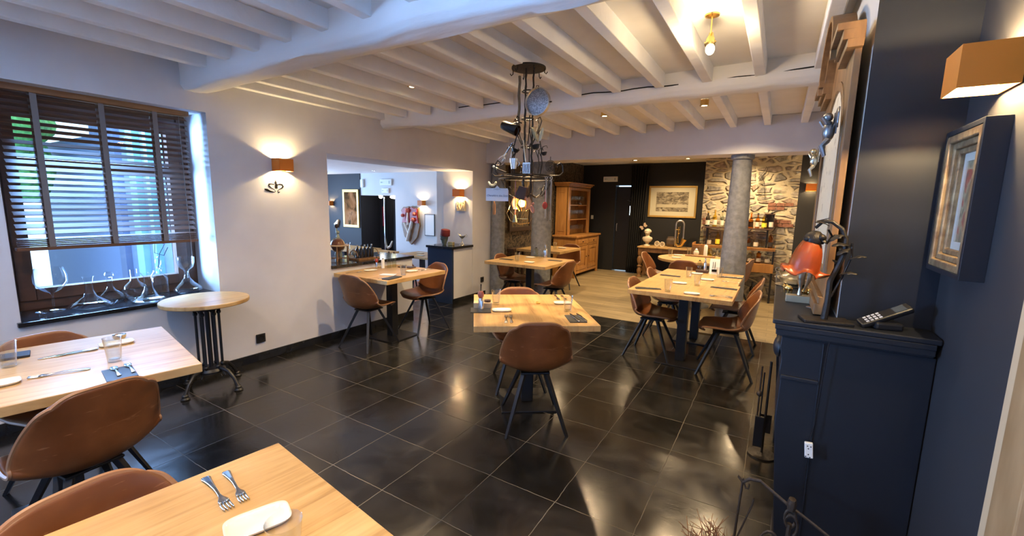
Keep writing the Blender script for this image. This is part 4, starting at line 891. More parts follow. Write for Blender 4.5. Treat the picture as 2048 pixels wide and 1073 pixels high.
# ------------------------------------------------------------------ things on the mantel
tr = thing('bird_statuette', 'aged silver standing bird figure on a pale stone block on the mantel', 'statuette', (.115, 2.40, 1.12))
MB().box((0, 0, .016), (.105, .05, .032)).build('stone_block', mat('travertine', (.42, .36, .24), .45), tr, bevel=.002)
MB().lathe([(0, .032), (.012, .034), (.008, .06), (.010, .08), (.020, .11), (.026, .15), (.022, .18), (.012, .20), (.014, .215), (0, .225)], (.0, 0, 0), 18, sx=.8).build('body', silver, tr, smooth=True)
MB().tube([(.012, .0, .19), (.035, .0, .15), (.03, 0, .10), (.014, 0, .05)], [.008, .016, .012, .003], 8, flat=.5).build('wing', silver, tr, smooth=True)
def pig(x, y, rz, label, s=1.):
    t = thing('pig_figurine', label, 'figurine', (x, y, 1.12), R(rz)); t.scale = (s, s, s)
    b = MB().ball((0, 0, .030), .018, 14, (1.7, 1, 1)).ball((.032, 0, .034), .0125, 10, (1.1, .9, 1)); b.lathe([(0, .01), (.006, .01), (.0055, 0), (0, 0)], (.053, 0, .031), 8, Matrix.Rotation(R(-90), 3, 'Y'))
    for sx in (-.018, .018):
        for sy in (-.009, .009): b.tube([(sx, sy, .024), (sx, sy, .0)], [.006, .004], 6)
    b.build('body', brass, t, smooth=True)
    MB().box((.03, .009, .048), (.006, .004, .010)).box((.03, -.009, .048), (.006, .004, .010)).build('ear', brass, t); MB().tube(arc((-.034, 0, .035), .005, 0, 400, 10, 'yz'), .0014, 5).build('tail', brass, t)
pig(.175, 2.50, 200, 'small brass pig on the mantel, beside the lamp stem', 1.15); pig(.075, 2.62, 120, 'small brass pig on the mantel, half behind the bird statuette', .9)
def tureen(x, y, s, label):
    t = thing('silver_tureen', label, 'dish', (x, y, 1.12)); t.scale = (s, s, s)
    MB().lathe([(0, 0), (.10, 0), (.105, .004), (.06, .010), (0, .010)], n=32).build('tray', silver, t, smooth=True)
    MB().lathe([(.05, .010), (.075, .020), (.085, .045), (.09, .050), (.08, .048), (0, .046)], n=32).build('bowl', silver, t, smooth=True)
    MB().lathe([(.086, .051), (.07, .066), (.03, .078), (.008, .082), (.011, .095), (0, .10)], n=32).build('lid', silver, t, smooth=True)
    for sx in (-1, 1): MB().tube(arc((sx*.088, 0, .05), .014, 0, 360, 10, 'xz'), .003, 6).build('handle', silver, t, smooth=True)
tureen(.11, 2.90, .9, 'silver lidded serving dish on the mantel, the nearer of two'); tureen(.115, 3.20, 1.0, 'silver lidded serving dish on the mantel, the farther of two')
pd_ = thing('easel_card', 'small dark-framed card stand behind the tulip lamp stem', 'stand', (.175, 2.29, 1.12), R(-30)); MB().prism([(-.02, 0), (.03, 0), (.0, .075)], .012).build('frame', carved, pd_, bevel=.001); MB().bx(-.03, .035, -.02, .03, 0, .004).build('foot', carved, pd_)
# cordless phone in its cradle
ph = thing('cordless_phone', 'black cordless phone propped in its cradle on the mantel', 'phone', (.36, 2.045, 1.12), R(12))
MB().box((.012, 0, .014), (.085, .075, .028)).build('cradle', blackp, ph, bevel=.008)
hs = MB().box((0, 0, .0), (.165, .048, .020)).build('handset', blackp, ph, bevel=.006); hs.location = (.004, -.006, .048); hs.rotation_euler = (R(18), R(-28), 0)
kb = MB()
for i in range(4):
    for j in range(3): kb.box((-.058+.014*i, -.013+.013*j, .0106), (.009, .008, .0014))
kb.build('key', mat('key_grey', (.45, .45, .47), .5), hs); MB().box((.048, 0, .0106), (.036, .034, .001)).build('screen', mat('phone_screen', (.05, .06, .07), .1), hs)
# ------------------------------------------------------------------ hearth tools, andiron basket
ft = thing('fire_tools', 'dark iron fire tools standing against the fireplace', 'tools', (.045, 3.02, 0))
MB().lathe([(0, 0), (.08, 0), (.08, .01), (.015, .02), (0, .02)], n=20).tube([(0, 0, .01), (0, 0, .62)], .007, 8).build('stand', iron, ft, smooth=True)
MB().box((-.03, -.02, .16), (.05, .02, .20)).tube([(-.03, -.02, .26), (-.03, -.02, .55)], .005, 6).build('brush', blackp, ft, bevel=.004); MB().box((.0, .03, .20), (.07, .008, .12)).tube([(0, .03, .26), (0, .03, .56)], .005, 6).build('shovel', iron, ft)
MB().tube([(-.045, .0, .12), (-.045, .0, .58)], .005, 6).ball((-.045, 0, .40), .018).build('poker', iron2, ft, smooth=True)
ad = thing('log_basket', 'wrought iron fireside stand with curled bars at the bottom edge', 'log stand', (.11, 1.86, 0)); ad.scale = (.75, 1, 1.5)
zb = .30
MB().tube([(-.205, .02, .312), (-.18, .02, .298), (-.15, .015, .315), (-.10, .01, .32), (.0, -.01, .295), (.03, -.02, .29)], [.004, .006, .006, .005, .005, .005], 8).tube([(.03, -.02, .29), (.12, -.03, .27), (.26, -.06, .24)], .0045, 6).build('top_rail', iron2, ad, smooth=True)
MB().tube([(-.18, .02, .298), (-.19, .02, .18), (-.20, .02, .0)], .006, 8).tube([(-.18, .02, .31), (-.165, .02, .285), (-.15, .02, .285), (-.148, .02, .298)], .004, 6).tube([(-.12, .0, .27), (-.125, .0, .25), (-.18, .0, .14), (-.18, 0, .02)], .004, 6).build('side_post', iron2, ad, smooth=True)
MB().tube([(.04, -.02, .02), (.045, -.02, .24)], .011, 8).tube(arc((.045, -.02, .255), .024, 0, 340, 14, 'xz'), .006, 8).tube(arc((.05, -.02, .235), .03, 160, -60, 10, 'xz'), .006, 8).lathe([(0, 0), (.018, .005), (.022, .02), (.016, .034), (0, .036)], (.045, -.02, .275), 12).build('centre_post', iron2, ad, smooth=True)
MB().tube(arc((-.03, -.02, .15), .05, 0, 300, 14, 'xz'), .005, 6).tube(arc((.16, -.05, .2), .03, 180, 20, 8, 'xz'), .004, 6).tube([(.2, -.05, .19), (.24, -.055, .185), (.27, -.06, .195)], .004, 6).tube([(.26, -.06, .24), (.265, -.06, .0)], .005, 6).tube([(.24, -.06, .23), (.29, -.06, .225)], .006, 6).build('scroll', iron2, ad, smooth=True)
MB().box((-.02, -.0, .02), (.08, .10, .04)).build('foot', iron2, ad)
kd = thing('kindling_bundle', 'bundle of reddish brown kindling fibre beside the iron stand', 'kindling', (-.115, 1.88, 0)); b = MB()
for i in range(150):
    a = random.random()*6.28; r = random.random()*.10; h = .05+.24*random.random()*(1-r*5); x, y = r*math.cos(a), r*math.sin(a)
    b.tube([(x, y, h*.3), (x+random.uniform(-.03, .03), y+random.uniform(-.03, .03), h*.7), (x+random.uniform(-.06, .06), y+random.uniform(-.05, .05), h)], [.0035, .002, .001], 4)
b.ball((0, 0, .05), .09, 12, (1, 1, .9)); b.build('fibre', noisemat('coir', 60, [(.3, (.10, .04, .02)), (.7, (.30, .14, .06))], .9), kd)['kind'] = 'stuff'
# ================================================================== IRON CHANDELIER with hanging utensils
CX, CY = -1.785, 3.13
n_before = set(COL.objects)
ch = thing('iron_chandelier', 'tall wrought iron kitchen rack chandelier crowded with old utensils', 'chandelier', (CX, CY, 2.61))
def c_(x, z, y=0.): return (x, y, z-2.61)
cp = MB().lathe([(0, 0), (.135, 0), (.135, -.012), (.05, -.018), (0, -.018)], n=36)
for i in range(6):
    a = i*math.pi/3+.3; X, Y = .125*math.cos(a), .125*math.sin(a); cp.tube([(X, Y, -.01), (X*1.02, Y*1.02, -.045), (X*1.12, Y*1.12, -.055), (X*1.2, Y*1.2, -.04)], .004, 6)
cp.build('ceiling_plate', iron, ch, smooth=True, ang=40)
for i in range(3):
    a = i*2*math.pi/3+.5; X, Y = .04*math.cos(a), .04*math.sin(a)
    b = MB(); b.tube([(X+.0025*math.sin(k*1.9), Y+.0025*math.cos(k*1.9), -.015-k*.03) for k in range(36)], .0075, 6); b.build('rod', iron, ch, smooth=True)
b = MB()
for z in (2.43, 2.22, 2.0, 1.80): b.tube(arc((0, 0, z-2.61), .048, 0, 360, 20, 'xy'), .005, 6)
b.build('collar', iron, ch, smooth=True)
# main ring
rg = MB().tube([(.20*math.cos(a*.2618), .20*math.sin(a*.2618), 1.775-2.61) for a in range(24)], .007, 6, closed=True).tube([(.22*math.cos(a*.2618), .22*math.sin(a*.2618), 1.745-2.61) for a in range(24)], .006, 6, closed=True)
for i in range(6):
    a = i*math.pi/3+.15; rg.tube([(0.04*math.cos(a), .04*math.sin(a), 1.775-2.61), (.28*math.cos(a), .28*math.sin(a), 1.775-2.61)], .005, 6)
rg.build('utensil_ring', iron, ch, smooth=True)
for i in range(6):
    a = i*math.pi/3+.15; e = Vector((math.cos(a), math.sin(a), 0))
    def Q(r, z): return e*r+Vector((0, 0, z-2.61))
    b = MB().tube([Q(.28, 1.775), Q(.31, 1.80), Q(.305, 1.85), Q(.285, 1.875), Q(.26, 1.86), Q(.265, 1.84)], [.005, .005, .005, .004, .004, .003], 6)
    b.tube([Q(.04, 1.63), Q(.10, 1.60), Q(.16, 1.63), Q(.22, 1.74)], .0045, 6).tube([Q(.14, 1.61), Q(.17, 1.66), Q(.15, 1.69), Q(.13, 1.67)], .003, 6)
    b.tube([Q(.12, 1.78), Q(.135, 1.87), Q(.12, 1.95), Q(.135, 2.0), Q(.165, 2.01), Q(.175, 1.99)], [.005, .005, .004, .004, .003, .003], 6).tube([Q(.125, 1.92), Q(.10, 1.97), Q(.09, 1.985), Q(.075, 1.97)], .003, 6)
    b.tube([Q(.045, 2.02), Q(.075, 2.08), Q(.10, 2.14), Q(.12, 2.20), Q(.105, 2.23), Q(.085, 2.215)], .004, 6)
    b.build('scroll_arm', iron, ch, smooth=True)
def hang(name, label, cat, x, z, y=0.): return thing(name, label, cat, (CX+x, CY+y, z))
# sieve
t = hang('round_sieve', 'round pale metal sieve hung high on the chandelier', 'sieve', .115, 2.33, -.05)
MB().lathe([(.098, -.02), (.102, -.02), (.104, .02), (.098, .022)], rot=Matrix.Rotation(R(90), 3, 'X') @ Matrix.Rotation(R(0), 3, 'Y'), n=36).build('hoop', steel, t, smooth=True)
MB().lathe([(0, .016), (.06, .012), (.098, .0)], rot=Matrix.Rotation(R(90), 3, 'X'), n=36).build('mesh_disc', noisemat('sieve_mesh', 120, [(.4, (.25, .26, .28)), (.6, (.55, .57, .60))], .45, metal=.6), t, smooth=True)
MB().tube([(.0, 0, .10), (0, .01, .12), (-.02, .01, .125), (-.02, 0, .10)], .003, 6).tube([(.098, 0, -.01), (.12, 0, -.01)], .005, 6).build('handle', iron, t)
# rope
tag(MB().tube([(-.07+.004*math.sin(i*1.7), -.02, 2.55-i*.05) for i in range(9)], .011, 7).build('rope', mat('jute', (.20, .15, .09), .9, bump=(90, 1.)), smooth=True, loc=(CX, CY, 0)), 'thick jute rope hanging beside the chandelier rods', 'rope')
# grater scoop (dark drum with brass lining)
t = hang('metal_scoop', 'dark drum scoop with brass lining poking out left of the chandelier', 'scoop', -.13, 2.155, -.09)
rr = Matrix.Rotation(R(68), 3, 'Y')
MB().lathe([(.042, -.10), (.035, .03), (.03, .05), (.0, .055)], rot=rr.transposed(), n=24).build('drum', blackm, t, smooth=True, solid=.002); MB().lathe([(.040, -.101), (.034, .03), (0, .035)], rot=rr.transposed(), n=24).build('lining', brass, t, smooth=True)
MB().tube([(.045, 0, .02), (.09, .03, .035), (.10, .05, .03)], .006, 6).build('handle', iron, t)
def ladle(x, z, y, L_, r, tilt, label, m=blackm, cat='ladle', name='ladle'):
    t = hang(name, label, cat, x, z, y); rt_ = Matrix.Rotation(R(tilt), 3, 'Y')
    MB().tube([rt_ @ Vector((0, 0, 0)), rt_ @ Vector((0, 0, -L_*.8)), rt_ @ Vector((0, 0, -L_))], [.004, .005, .005], 6).tube([rt_ @ Vector(p) for p in ((0, 0, 0), (.01, 0, .012), (.018, 0, .0))], .003, 6).build('handle', m, t, smooth=True)
    MB().lathe([(0, -r), (r*.6, -r*.8), (r, 0), (r*.95, 0), (r*.5, -r*.7), (0, -r*.9)], tuple(rt_ @ Vector((r*.7, 0, -L_))), 18, rt_).build('bowl', m, t, smooth=True)
ladle(-.02, 2.13, -.10, .15, .034, 18, 'black iron ladle hanging in the middle of the chandelier'); ladle(.07, 2.12, -.09, .13, .036, -14, 'black iron ladle hanging right of the chandelier rods')
ladle(-.07, 2.02, -.11, .13, .03, 8, 'polished steel ladle with its bowl above the chandelier ring', chrome); ladle(.13, 2.1, -.05, .16, .026, -12, 'dark long-handled spoon hanging right of the chandelier', blackm, 'spoon', 'serving_spoon')
t = hang('whisk', 'wire whisk crossing the left side of the chandelier', 'whisk', -.06, 2.02, -.13); ra = Matrix.Rotation(R(38), 3, 'Y')
MB().tube([ra @ Vector((0, 0, 0)), ra @ Vector((0, 0, -.12))], .0075, 8).build('handle', chrome, t, smooth=True); b = MB()
for k in range(5):
    a = k*math.pi/5; b.tube([ra @ Vector((.03*math.sin(u)*math.cos(a), .03*math.sin(u)*math.sin(a), -.12-.09*(1-math.cos(u))/2)) for u in [2*math.pi*i/16 for i in range(17)]], .0016, 5)
b.build('wire', chrome, t, smooth=True)
t = hang('slotted_turner', 'steel slotted turner hanging in front of the chandelier rods', 'turner', .035, 2.04, -.12)
MB().tube([(0, 0, 0), (.025, 0, -.17)], .005, 6).build('handle', chrome, t); b = MB()
for i in range(5): b.box((.004+.0145*i, 0, -.215), (.007, .003, .075))
b.box((.033, 0, -.177), (.068, .004, .010)).box((.033, 0, -.255), (.068, .004, .008)).build('blade', steel, t)
t = hang('coffee_pot', 'small polished metal cup hanging on the chandelier', 'cup', -.035, 1.86, -.14); MB().lathe([(0, -.04), (.02, -.04), (.03, .02), (.033, .04), (.029, .02), (.018, -.035)], n=20).build('body', chrome, t, smooth=True); MB().tube(arc((.03, 0, 0), .02, -80, 80, 8), .003, 6).build('handle', chrome, t)
t = hang('corn_cob', 'pair of dried pale leaves and cobs tied at the right of the chandelier', 'dried corn', .12, 2.10, -.09); ra = Matrix.Rotation(R(-28), 3, 'Y')
MB().ball((0, 0, -.02), .02, 12, (.8, .8, 3.2), ra.to_quaternion()).build('cob', mat('dry_husk', (.42, .36, .20), .8, bump=(60, .6)), t, smooth=True); MB().ball((.05, .01, -.02), .02, 12, (.8, .5, 2.6), Matrix.Rotation(R(15), 3, 'Y').to_quaternion()).build('husk', mat('dry_husk2', (.50, .45, .30), .85), t, smooth=True)
t = hang('wire_basket', 'small dark wire skimmer hanging at the right end of the chandelier ring', 'skimmer', .255, 1.84, -.08); b = MB()
for r_ in (.042, .034, .026, .018, .010): b.tube(arc((0, 0, 0), r_, 0, 360, 20, 'xz'), .0022, 5)
for a in range(6): b.tube([(0, 0, 0), (.042*math.cos(a*1.047), 0, .042*math.sin(a*1.047))], .0015, 4)
b.build('wire_disc', iron, t); MB().tube([(0, 0, .042), (0, 0, .07)], .003, 5).build('handle', iron, t)
for k_, (x, z, L_, m, l) in enumerate(((.235, 1.74, .30, steel, 'long steel skewer hanging at the right of the chandelier, left one'), (.25, 1.75, .33, iron, 'long dark skewer hanging at the right of the chandelier, middle one'), (.268, 1.74, .31, steel, 'long steel skewer hanging at the right of the chandelier, right one'))):
    t = hang('skewer', l, 'skewer', x, z, -.1+.01*k_); MB().tube([(0, 0, 0), (0, 0, -L_)], [.004, .002], 6).build('shaft', m, t); MB().tube(arc((0, 0, .010), .010, 0, 360, 10), .0025, 5).build('loop', m, t)
t = hang('ladle_red', 'small red pouch hanging low at the right of the chandelier', 'pouch', .235, 1.56, -.11); t.name = 'red_pouch'; MB().ball((0, 0, -.02), .022, 12, (1, .7, 1.3)).tube([(0, 0, 0), (0, 0, .1)], .002, 5).build('bag', mat('red_cloth', (.50, .06, .04), .8), t, smooth=True)
t = hang('pink_bird', 'small pink felt bird hanging below the chandelier on the right', 'ornament', .125, 1.53, -.11); t.name = 'felt_bird'; MB().ball((0, 0, -.02), .016, 12, (1.1, .8, 2.1), Matrix.Rotation(R(-20), 3, 'Y').to_quaternion()).ball((.004, 0, .02), .012, 10).build('body', mat('pink_felt', (.62, .26, .18), .85), t, smooth=True); MB().tube([(0, 0, .03), (-.01, 0, .16), (-.005, .02, .225)], .0015, 5).build('string', iron, t)
t = hang('napkin_ring', 'pale cream curved handle hooked at the left end of the chandelier ring', 'handle', -.27, 1.735, -.09); t.name = 'curved_handle'
MB().tube(arc((0, 0, 0), .038, 190, 350, 12, 'xz'), [.003]+[.009]*11+[.003], 8).build('grip', mat('ivory_enamel', (.72, .66, .42), .35), t, smooth=True); MB().tube([(-.02, 0, -.035), (0, 0, -.0), (.02, 0, -.03)], .002, 5).build('hook', iron, t)
t = hang('brush_head', 'ivory scrubbing brush resting on the left of the chandelier ring', 'brush', -.245, 1.84, -.09); MB().box((0, 0, 0), (.05, .02, .016), ry=R(28)).build('back', MATS['ivory_enamel'], t, bevel=.004); MB().tube([(.02, 0, -.01), (.11, 0, -.04)], .005, 6).build('handle', iron, t)
# hanging card sign
t = thing('card_sign', 'white card sign with one handwritten line hanging from the chandelier', 'sign', (CX-.215, CY-.10, 1.62), R(20))
MB().prism([(-.095, -.052), (.095, -.052), (.095, .052), (.020, .052), (0, .074), (-.020, .052), (-.095, .052)], .002).build('card', paper, t)
text('Chevalière des Sens', .022, inkblue, t, (0, -.0015, -.008), (R(90), 0, 0), shear=.3)
MB().tube([(-.03, -.002, .040), (-.015, -.002, .046), (0, -.002, .050), (.015, -.002, .046), (.03, -.002, .040)], .0012, 4).tube([(-.012, -.002, .040), (.012, -.002, .040)], .0015, 4).build('ornament_line', inkblue, t)
MB().tube([(-.06, 0, .05), (-.05, .01, .115)], .0012, 4).build('string', iron, t); MB().tube([(.06, 0, .05), (.05, .01, .115)], .0012, 4).build('string', iron, t)
t = hang('wooden_tag', 'narrow orange wooden tag hanging under the card sign', 'tag', -.25, 1.53, -.09); MB().prism([(-.012, -.075), (.012, -.075), (.014, .0), (.006, .035), (-.006, .035), (-.014, 0)], .006).build('blade', mat('orange_wood', (.50, .20, .05), .6), t, bevel=.002); MB().tube([(0, 0, .03), (.01, 0, .2)], .0015, 4).build('string', iron, t)
# rusty hood lamp below the ring
t = hang('hood_lamp', 'rusty tin hood lamp glowing warm under the chandelier', 'lamp', .005, 1.585, -.05)
MB().box((0, 0, .05), (.10, .09, .10), taper=.7, ry=R(14)).build('tin_hood', mat('rusty_tin', (.09, .05, .035), .6, .3, bump=(40, .6)), t, solid=.0)
MB().ball((-.01, 0, -.03), .030, 14, (1, 1, 1.1)).build('bulb', mat('amber_bulb', (1, .6, .2), .4, emit=(1, .48, .10), es=4), t, smooth=True)
b = MB()
for i in range(8):
    a = i*math.pi/4; b.tube([(.045*math.cos(a), .04*math.sin(a), .01), (.062*math.cos(a), .055*math.sin(a), -.05), (.03*math.cos(a), .03*math.sin(a), -.095)], .0022, 5)
b.build('wire_cage', brass, t, smooth=True)
MB().grid(lambda u, v: Vector((-.05-.022*math.sin(v*3), -.06+.12*u*.6, .02-.10*v)), 4, 8).grid(lambda u, v: Vector((.05+.022*math.sin(v*3), -.06+.12*u*.6, .02-.10*v)), 4, 8).build('glass_petal', mat('blush_glass', (.65, .38, .28), .2), t, smooth=True, solid=.002)
point((CX-.005, CY-.06, 1.49), 1.6, (1, .55, .2), .02)
t = hang('bell_weight', 'small grey-green bell hanging lowest below the chandelier', 'bell', -.045, 1.43, -.09); MB().lathe([(0, .03), (.006, .03), (.010, .01), (.018, -.02), (.020, -.03), (0, -.028)], n=16).build('bell', mat('verdigris', (.22, .24, .19), .7), t, smooth=True); MB().tube([(0, 0, .03), (0, .0, .30)], .0035, 5).build('chain', jar_red, t)
tag(MB().tube([(-.10, -.06, 1.56), (-.13, -.08, 1.47), (-.09, -.09, 1.41), (.0, -.09, 1.385), (.09, -.09, 1.40), (.11, -.08, 1.44)], .002, 5).tube([(-.12, -.06, 1.60), (-.115, -.07, 1.50), (-.03, -.09, 1.43), (.07, -.08, 1.43)], .0016, 5).build('twine_loop', brass, smooth=True, loc=(CX, CY, 0)), 'thin brass wire loops trailing under the hood lamp', 'wire')
# rack scaled down towards the camera, same place in view, plate under the joists
A0, A1 = Vector((CX, CY, 2.61)), Vector((-1.615, 2.833, 2.509))
for o in list(COL.objects):
    if o not in n_before and not o.parent:
        o.location = A1+(o.location-A0)*.905
        if o.type != 'LIGHT': o.scale = o.scale*.905
# projector box on the far beam
t = thing('white_camera_box', 'small white device mounted on the far beam behind the chandelier', 'device', (-2.02, 3.66, 2.47)); MB().box((0, 0, .02), (.10, .07, .07)).build('housing', whitep, t, bevel=.004); MB().lathe([(0, -.07), (.018, -.06), (.025, -.03), (.025, -.015)], n=16).build('lens_neck', whitep, t, smooth=True)
# ================================================================== WINDOW SILL GLASS
def dec(x, y, prof, label, name='decanter', cat='decanter', stop=None, rot=0):
    t = thing(name, label, cat, (x, y, .72), rot); t['group'] = 'clear glassware on the window sill'
    MB().lathe(prof, n=36).build('glass_body', clear, t, smooth=True, ang=60)
    if stop: MB().lathe(stop, n=18).build('stopper', clear, t, smooth=True, ang=50)
dec(-4.43, .895, [(0, 0), (.07, 0), (.068, .004), (.008, .012), (.006, .10), (.012, .125), (.055, .15), (.088, .20), (.090, .25), (.074, .31)], 'oversized wine glass at the left end of the window sill', 'wine_glass', 'glass')
dec(-4.33, 1.07, [(0, 0), (.10, 0), (.128, .018), (.10, .045), (.04, .085), (.025, .13), (.022, .18), (.030, .225), (.036, .232)], 'flat-bellied wide decanter beside the oversized wine glass on the sill')
dec(-4.25, .80, [(0, 0), (.02, 0), (.018, .02), (.036, .03), (.030, .026)], 'low clear glass holder at the sill corner nearest the left wall edge', 'candle_holder', 'glass')
dec(-4.44, 1.22, [(0, 0), (.07, 0), (.088, .03), (.08, .06), (.03, .10), (.018, .13), (.018, .19), (.022, .195)], 'decanter with faceted round stopper, second from the left on the sill', stop=[(0, .19), (.012, .192), (.028, .205), (.030, .222), (.022, .236), (0, .238)])
dec(-4.22, 1.155, [(0, 0), (.018, 0), (.016, .02), (.042, .046), (.04, .05)], 'small clear glass bowl at the front edge of the sill', 'candle_holder', 'glass')
dec(-4.40, 1.36, [(0, 0), (.05, 0), (.08, .04), (.085, .075), (.07, .115), (.03, .15), (.022, .18), (.025, .245)], 'round-bellied decanter with a straight open neck on the sill')
dec(-4.25, 1.40, [(0, 0), (.10, 0), (.115, .012), (.06, .045), (.032, .10), (.026, .17), (.027, .20), (.045, .225), (.047, .235)], 'flared flat decanter near the middle of the sill, in front of the square one')
dec(-4.40, 1.53, [(0, 0), (.058, 0), (.060, .15), (.05, .17), (.02, .19), (.018, .225), (.028, .235)], 'square-shouldered decanter with a tall crystal stopper on the sill', stop=[(0, .22), (.014, .235), (.010, .25), (.022, .27), (.024, .30), (.012, .325), (0, .335)])
dec(-4.33, 1.70, [(0, 0), (.07, 0), (.105, .03), (.10, .055), (.05, .10), (.022, .14), (.015, .19), (.02, .20)], 'large decanter carrying a glass funnel at the right end of the sill')
t = thing('glass_funnel', 'clear glass funnel cup standing in the rightmost decanter', 'funnel', (-4.33, 1.70, .92)); MB().lathe([(.007, -.10), (.008, -.01), (.02, .005), (.05, .03), (.062, .07), (.064, .12)], n=30).build('cup', clear, t, smooth=True, ang=60)
wr = tag(MB().tube([(0, 0, 0), (-.02, .03, .12), (.01, .06, .2), (-.01, .0, .22), (.02, -.02, .13), (0, .05, .1), (.01, .08, .17)], .003, 6).build('wire_ornament', iron, smooth=True, loc=(-4.47, 1.55, .95)), 'thin dark bent wire ornament behind the sill decanters', 'ornament')
# ================================================================== SERVING HATCH COUNTER
gb = thing('globe_stand', 'antique table globe on a wooden cradle on the hatch counter', 'globe', (-4.47, 3.33, .832), R(25)); gb.scale = (.92, .92, .92)
MB().ball((0, 0, .20), .085, 24).build('globe', noisemat('globe_map', 6, [(.4, (.16, .06, .03)), (.6, (.34, .17, .07)), (.7, (.22, .09, .04))], .3), gb, smooth=True)
MB().lathe([(.09, .195), (.145, .195), (.145, .207), (.09, .207)], n=40).build('horizon_ring', palewood, gb); MB().tube(arc((0, 0, .20), .094, 0, 360, 30, 'xz'), .004, 6).build('meridian_ring', brass, gb)
for i in range(4):
    a = i*math.pi/2+.4; MB().lathe([(.012, 0), (.014, .03), (.008, .07), (.013, .12), (.009, .16), (.012, .196), (0, .196)], (.118*math.cos(a), .118*math.sin(a), 0), 10).build('leg', carved, gb, smooth=True)
MB().box((0, 0, .03), (.20, .014, .014), rz=.4).box((0, 0, .03), (.20, .014, .014), rz=.4+math.pi/2).build('stretcher', carved, gb)
fg = thing('porcelain_figure', 'pale dancing figurine behind the globe on the hatch counter', 'figurine', (-4.62, 3.45, .832)); MB().lathe([(0, 0), (.04, 0), (.045, .05), (.02, .16), (.03, .22), (.018, .28), (.010, .30), (0, .30)], n=16).tube([(0, 0, .27), (-.03, 0, .33), (-.02, 0, .38)], .008, 6).ball((.0, 0, .325), .022, 12).build('body', mat('celadon', (.45, .52, .40), .3), fg, smooth=True); MB().ball((-.02, 0, .40), .026, 12).build('raised_fan', brownglaze, fg, smooth=True)
ws = thing('wooden_mannequin', 'pale jointed mannequin figure at the left edge of the hatch counter', 'figure', (-4.30, 3.05, .832)); MB().lathe([(0, 0), (.03, 0), (.03, .01), (.01, .015), (.012, .06), (.02, .10), (.016, .15), (.024, .20), (.02, .23), (.008, .235), (.008, .245), (0, .245)], n=14).ball((0, 0, .268), .024, 12, (1, 1, 1.2)).build('body', palewood, ws, smooth=True)
MB().tube([(.02, .01, .21), (.035, .02, .15), (.02, .03, .09)], .007, 6).build('arm', palewood, ws, smooth=True)
tag(MB().box((0, 0, .03), (.05, .05, .06)).build('candle_cube', mat('orange_wax', (.80, .25, .06), .5), bevel=.004, loc=(-4.38, 3.12, .832)), 'orange cube candle on the hatch counter by the mannequin', 'candle')
tumbler(-4.58, 3.10, 'clear tumbler behind the mannequin on the hatch counter', z=.832)
br = thing('bottle_rack', 'dark bottle rack lying behind the oil bottles on the hatch counter', 'rack', (-4.35, 3.62, .832)); MB().bx(-.09, .09, -.16, .16, 0, .02).tube(arc((0, -.16, .05), .07, 0, 180, 10), .006, 6).tube(arc((0, .16, .05), .07, 0, 180, 10), .006, 6).build('frame', carved, br)
for i in range(5):
    bottle(-4.33, 3.50+.055*i, .853, .16, .022, glass_dark, 'dark wine bottle in the counter rack, number %s from the left' % ['one', 'two', 'three', 'four', 'five'][i], [silver, blackp][i % 2], 1, group='dark bottles in the counter rack')
cl = thing('cloth_bag', 'crumpled pale cloth beside the globe on the hatch counter', 'cloth', (-4.60, 3.72, .832)); MB().ball((0, 0, .06), .075, 14, (1.1, 1, .9)).ball((.03, .06, .04), .05, 10).build('cloth', mat('cream_cloth', (.62, .58, .48), .9, bump=(20, 1.)), cl, smooth=True)
# head with red cap, small box, sauce boat on the blue cabinet
hd_ = thing('head_bust', 'grey-green stone head wearing a red cap on the cabinet top', 'bust', (-4.47, 5.28, .885), R(-15))
def headf(u, v):
    a = 2*math.pi*u; z = .22*v; r = interp([(.028,), (.036,), (.048,), (.056,), (.062,), (.067,), (.068,), (.060,), (.03,), (.0,)], v)[0]
    x, y = r*math.cos(a), r*.95*math.sin(a); f_ = max(0, -math.sin(a))**6
    y -= f_*(.014*math.exp(-((v-.42)/.08)**2)+.008*math.exp(-((v-.18)/.06)**2)+.006*math.exp(-((v-.62)/.05)**2)-.006*math.exp(-((v-.52)/.04)**2))
    return Vector((x, y, z))
MB().grid(headf, 32, 24, True).build('stone_head', mat('green_stone', (.13, .16, .14), .6, bump=(40, .6)), hd_, smooth=True)
for s in (-1, 1): MB().ball((s*.062, .0, .11), .014, 8, (.5, 1, 1.5)).build('ear', MATS['green_stone'], hd_, smooth=True); MB().ball((s*.022, -.055, .125), .009, 8, (1.3, .6, .7)).build('eye', MATS['green_stone'], hd_, smooth=True)
cpb = MB().lathe([(.073, .145), (.076, .15), (.072, .235), (.066, .243), (0, .246)], n=28, rot=Matrix.Rotation(R(9), 3, 'Y')).build('red_cap', mat('red_felt', (.16, .015, .015), .8), hd_, smooth=True, ang=50)
tag(MB().bx(-.045, .045, -.03, .03, 0, .05).build('brass_box', noisemat('old_brass', 20, [(.3, (.35, .27, .10)), (.7, (.62, .52, .25))], .4, metal=.6), bevel=.004, loc=(-4.33, 5.28, .885)), 'small brass box between the stone head and the sauce boat', 'box')
sb_ = thing('sauce_boat', 'silver sauce boat on a twisted foot on the cabinet top', 'sauce boat', (-4.21, 5.40, .885), R(0))
def boat(u, v):
    a = 2*math.pi*u; r = interp([(0.,), (.02,), (.03,), (.036,), (.038,)], v)[0]; z = .10+.045*v; c = math.cos(a); ex = 1.5+.5*v*(1 if c < 0 else .35)
    return Vector((r*c*ex, r*math.sin(a)*.8, z+.035*v*max(0, -c)**2+.018*v*max(0, c)**2))
MB().grid(boat, 28, 8, True).build('bowl', silver, sb_, smooth=True, solid=.002); MB().tube([(.05, 0, .15), (.085, 0, .175), (.10, 0, .155), (.085, 0, .135), (.06, 0, .13)], .004, 6).build('handle', silver, sb_, smooth=True)
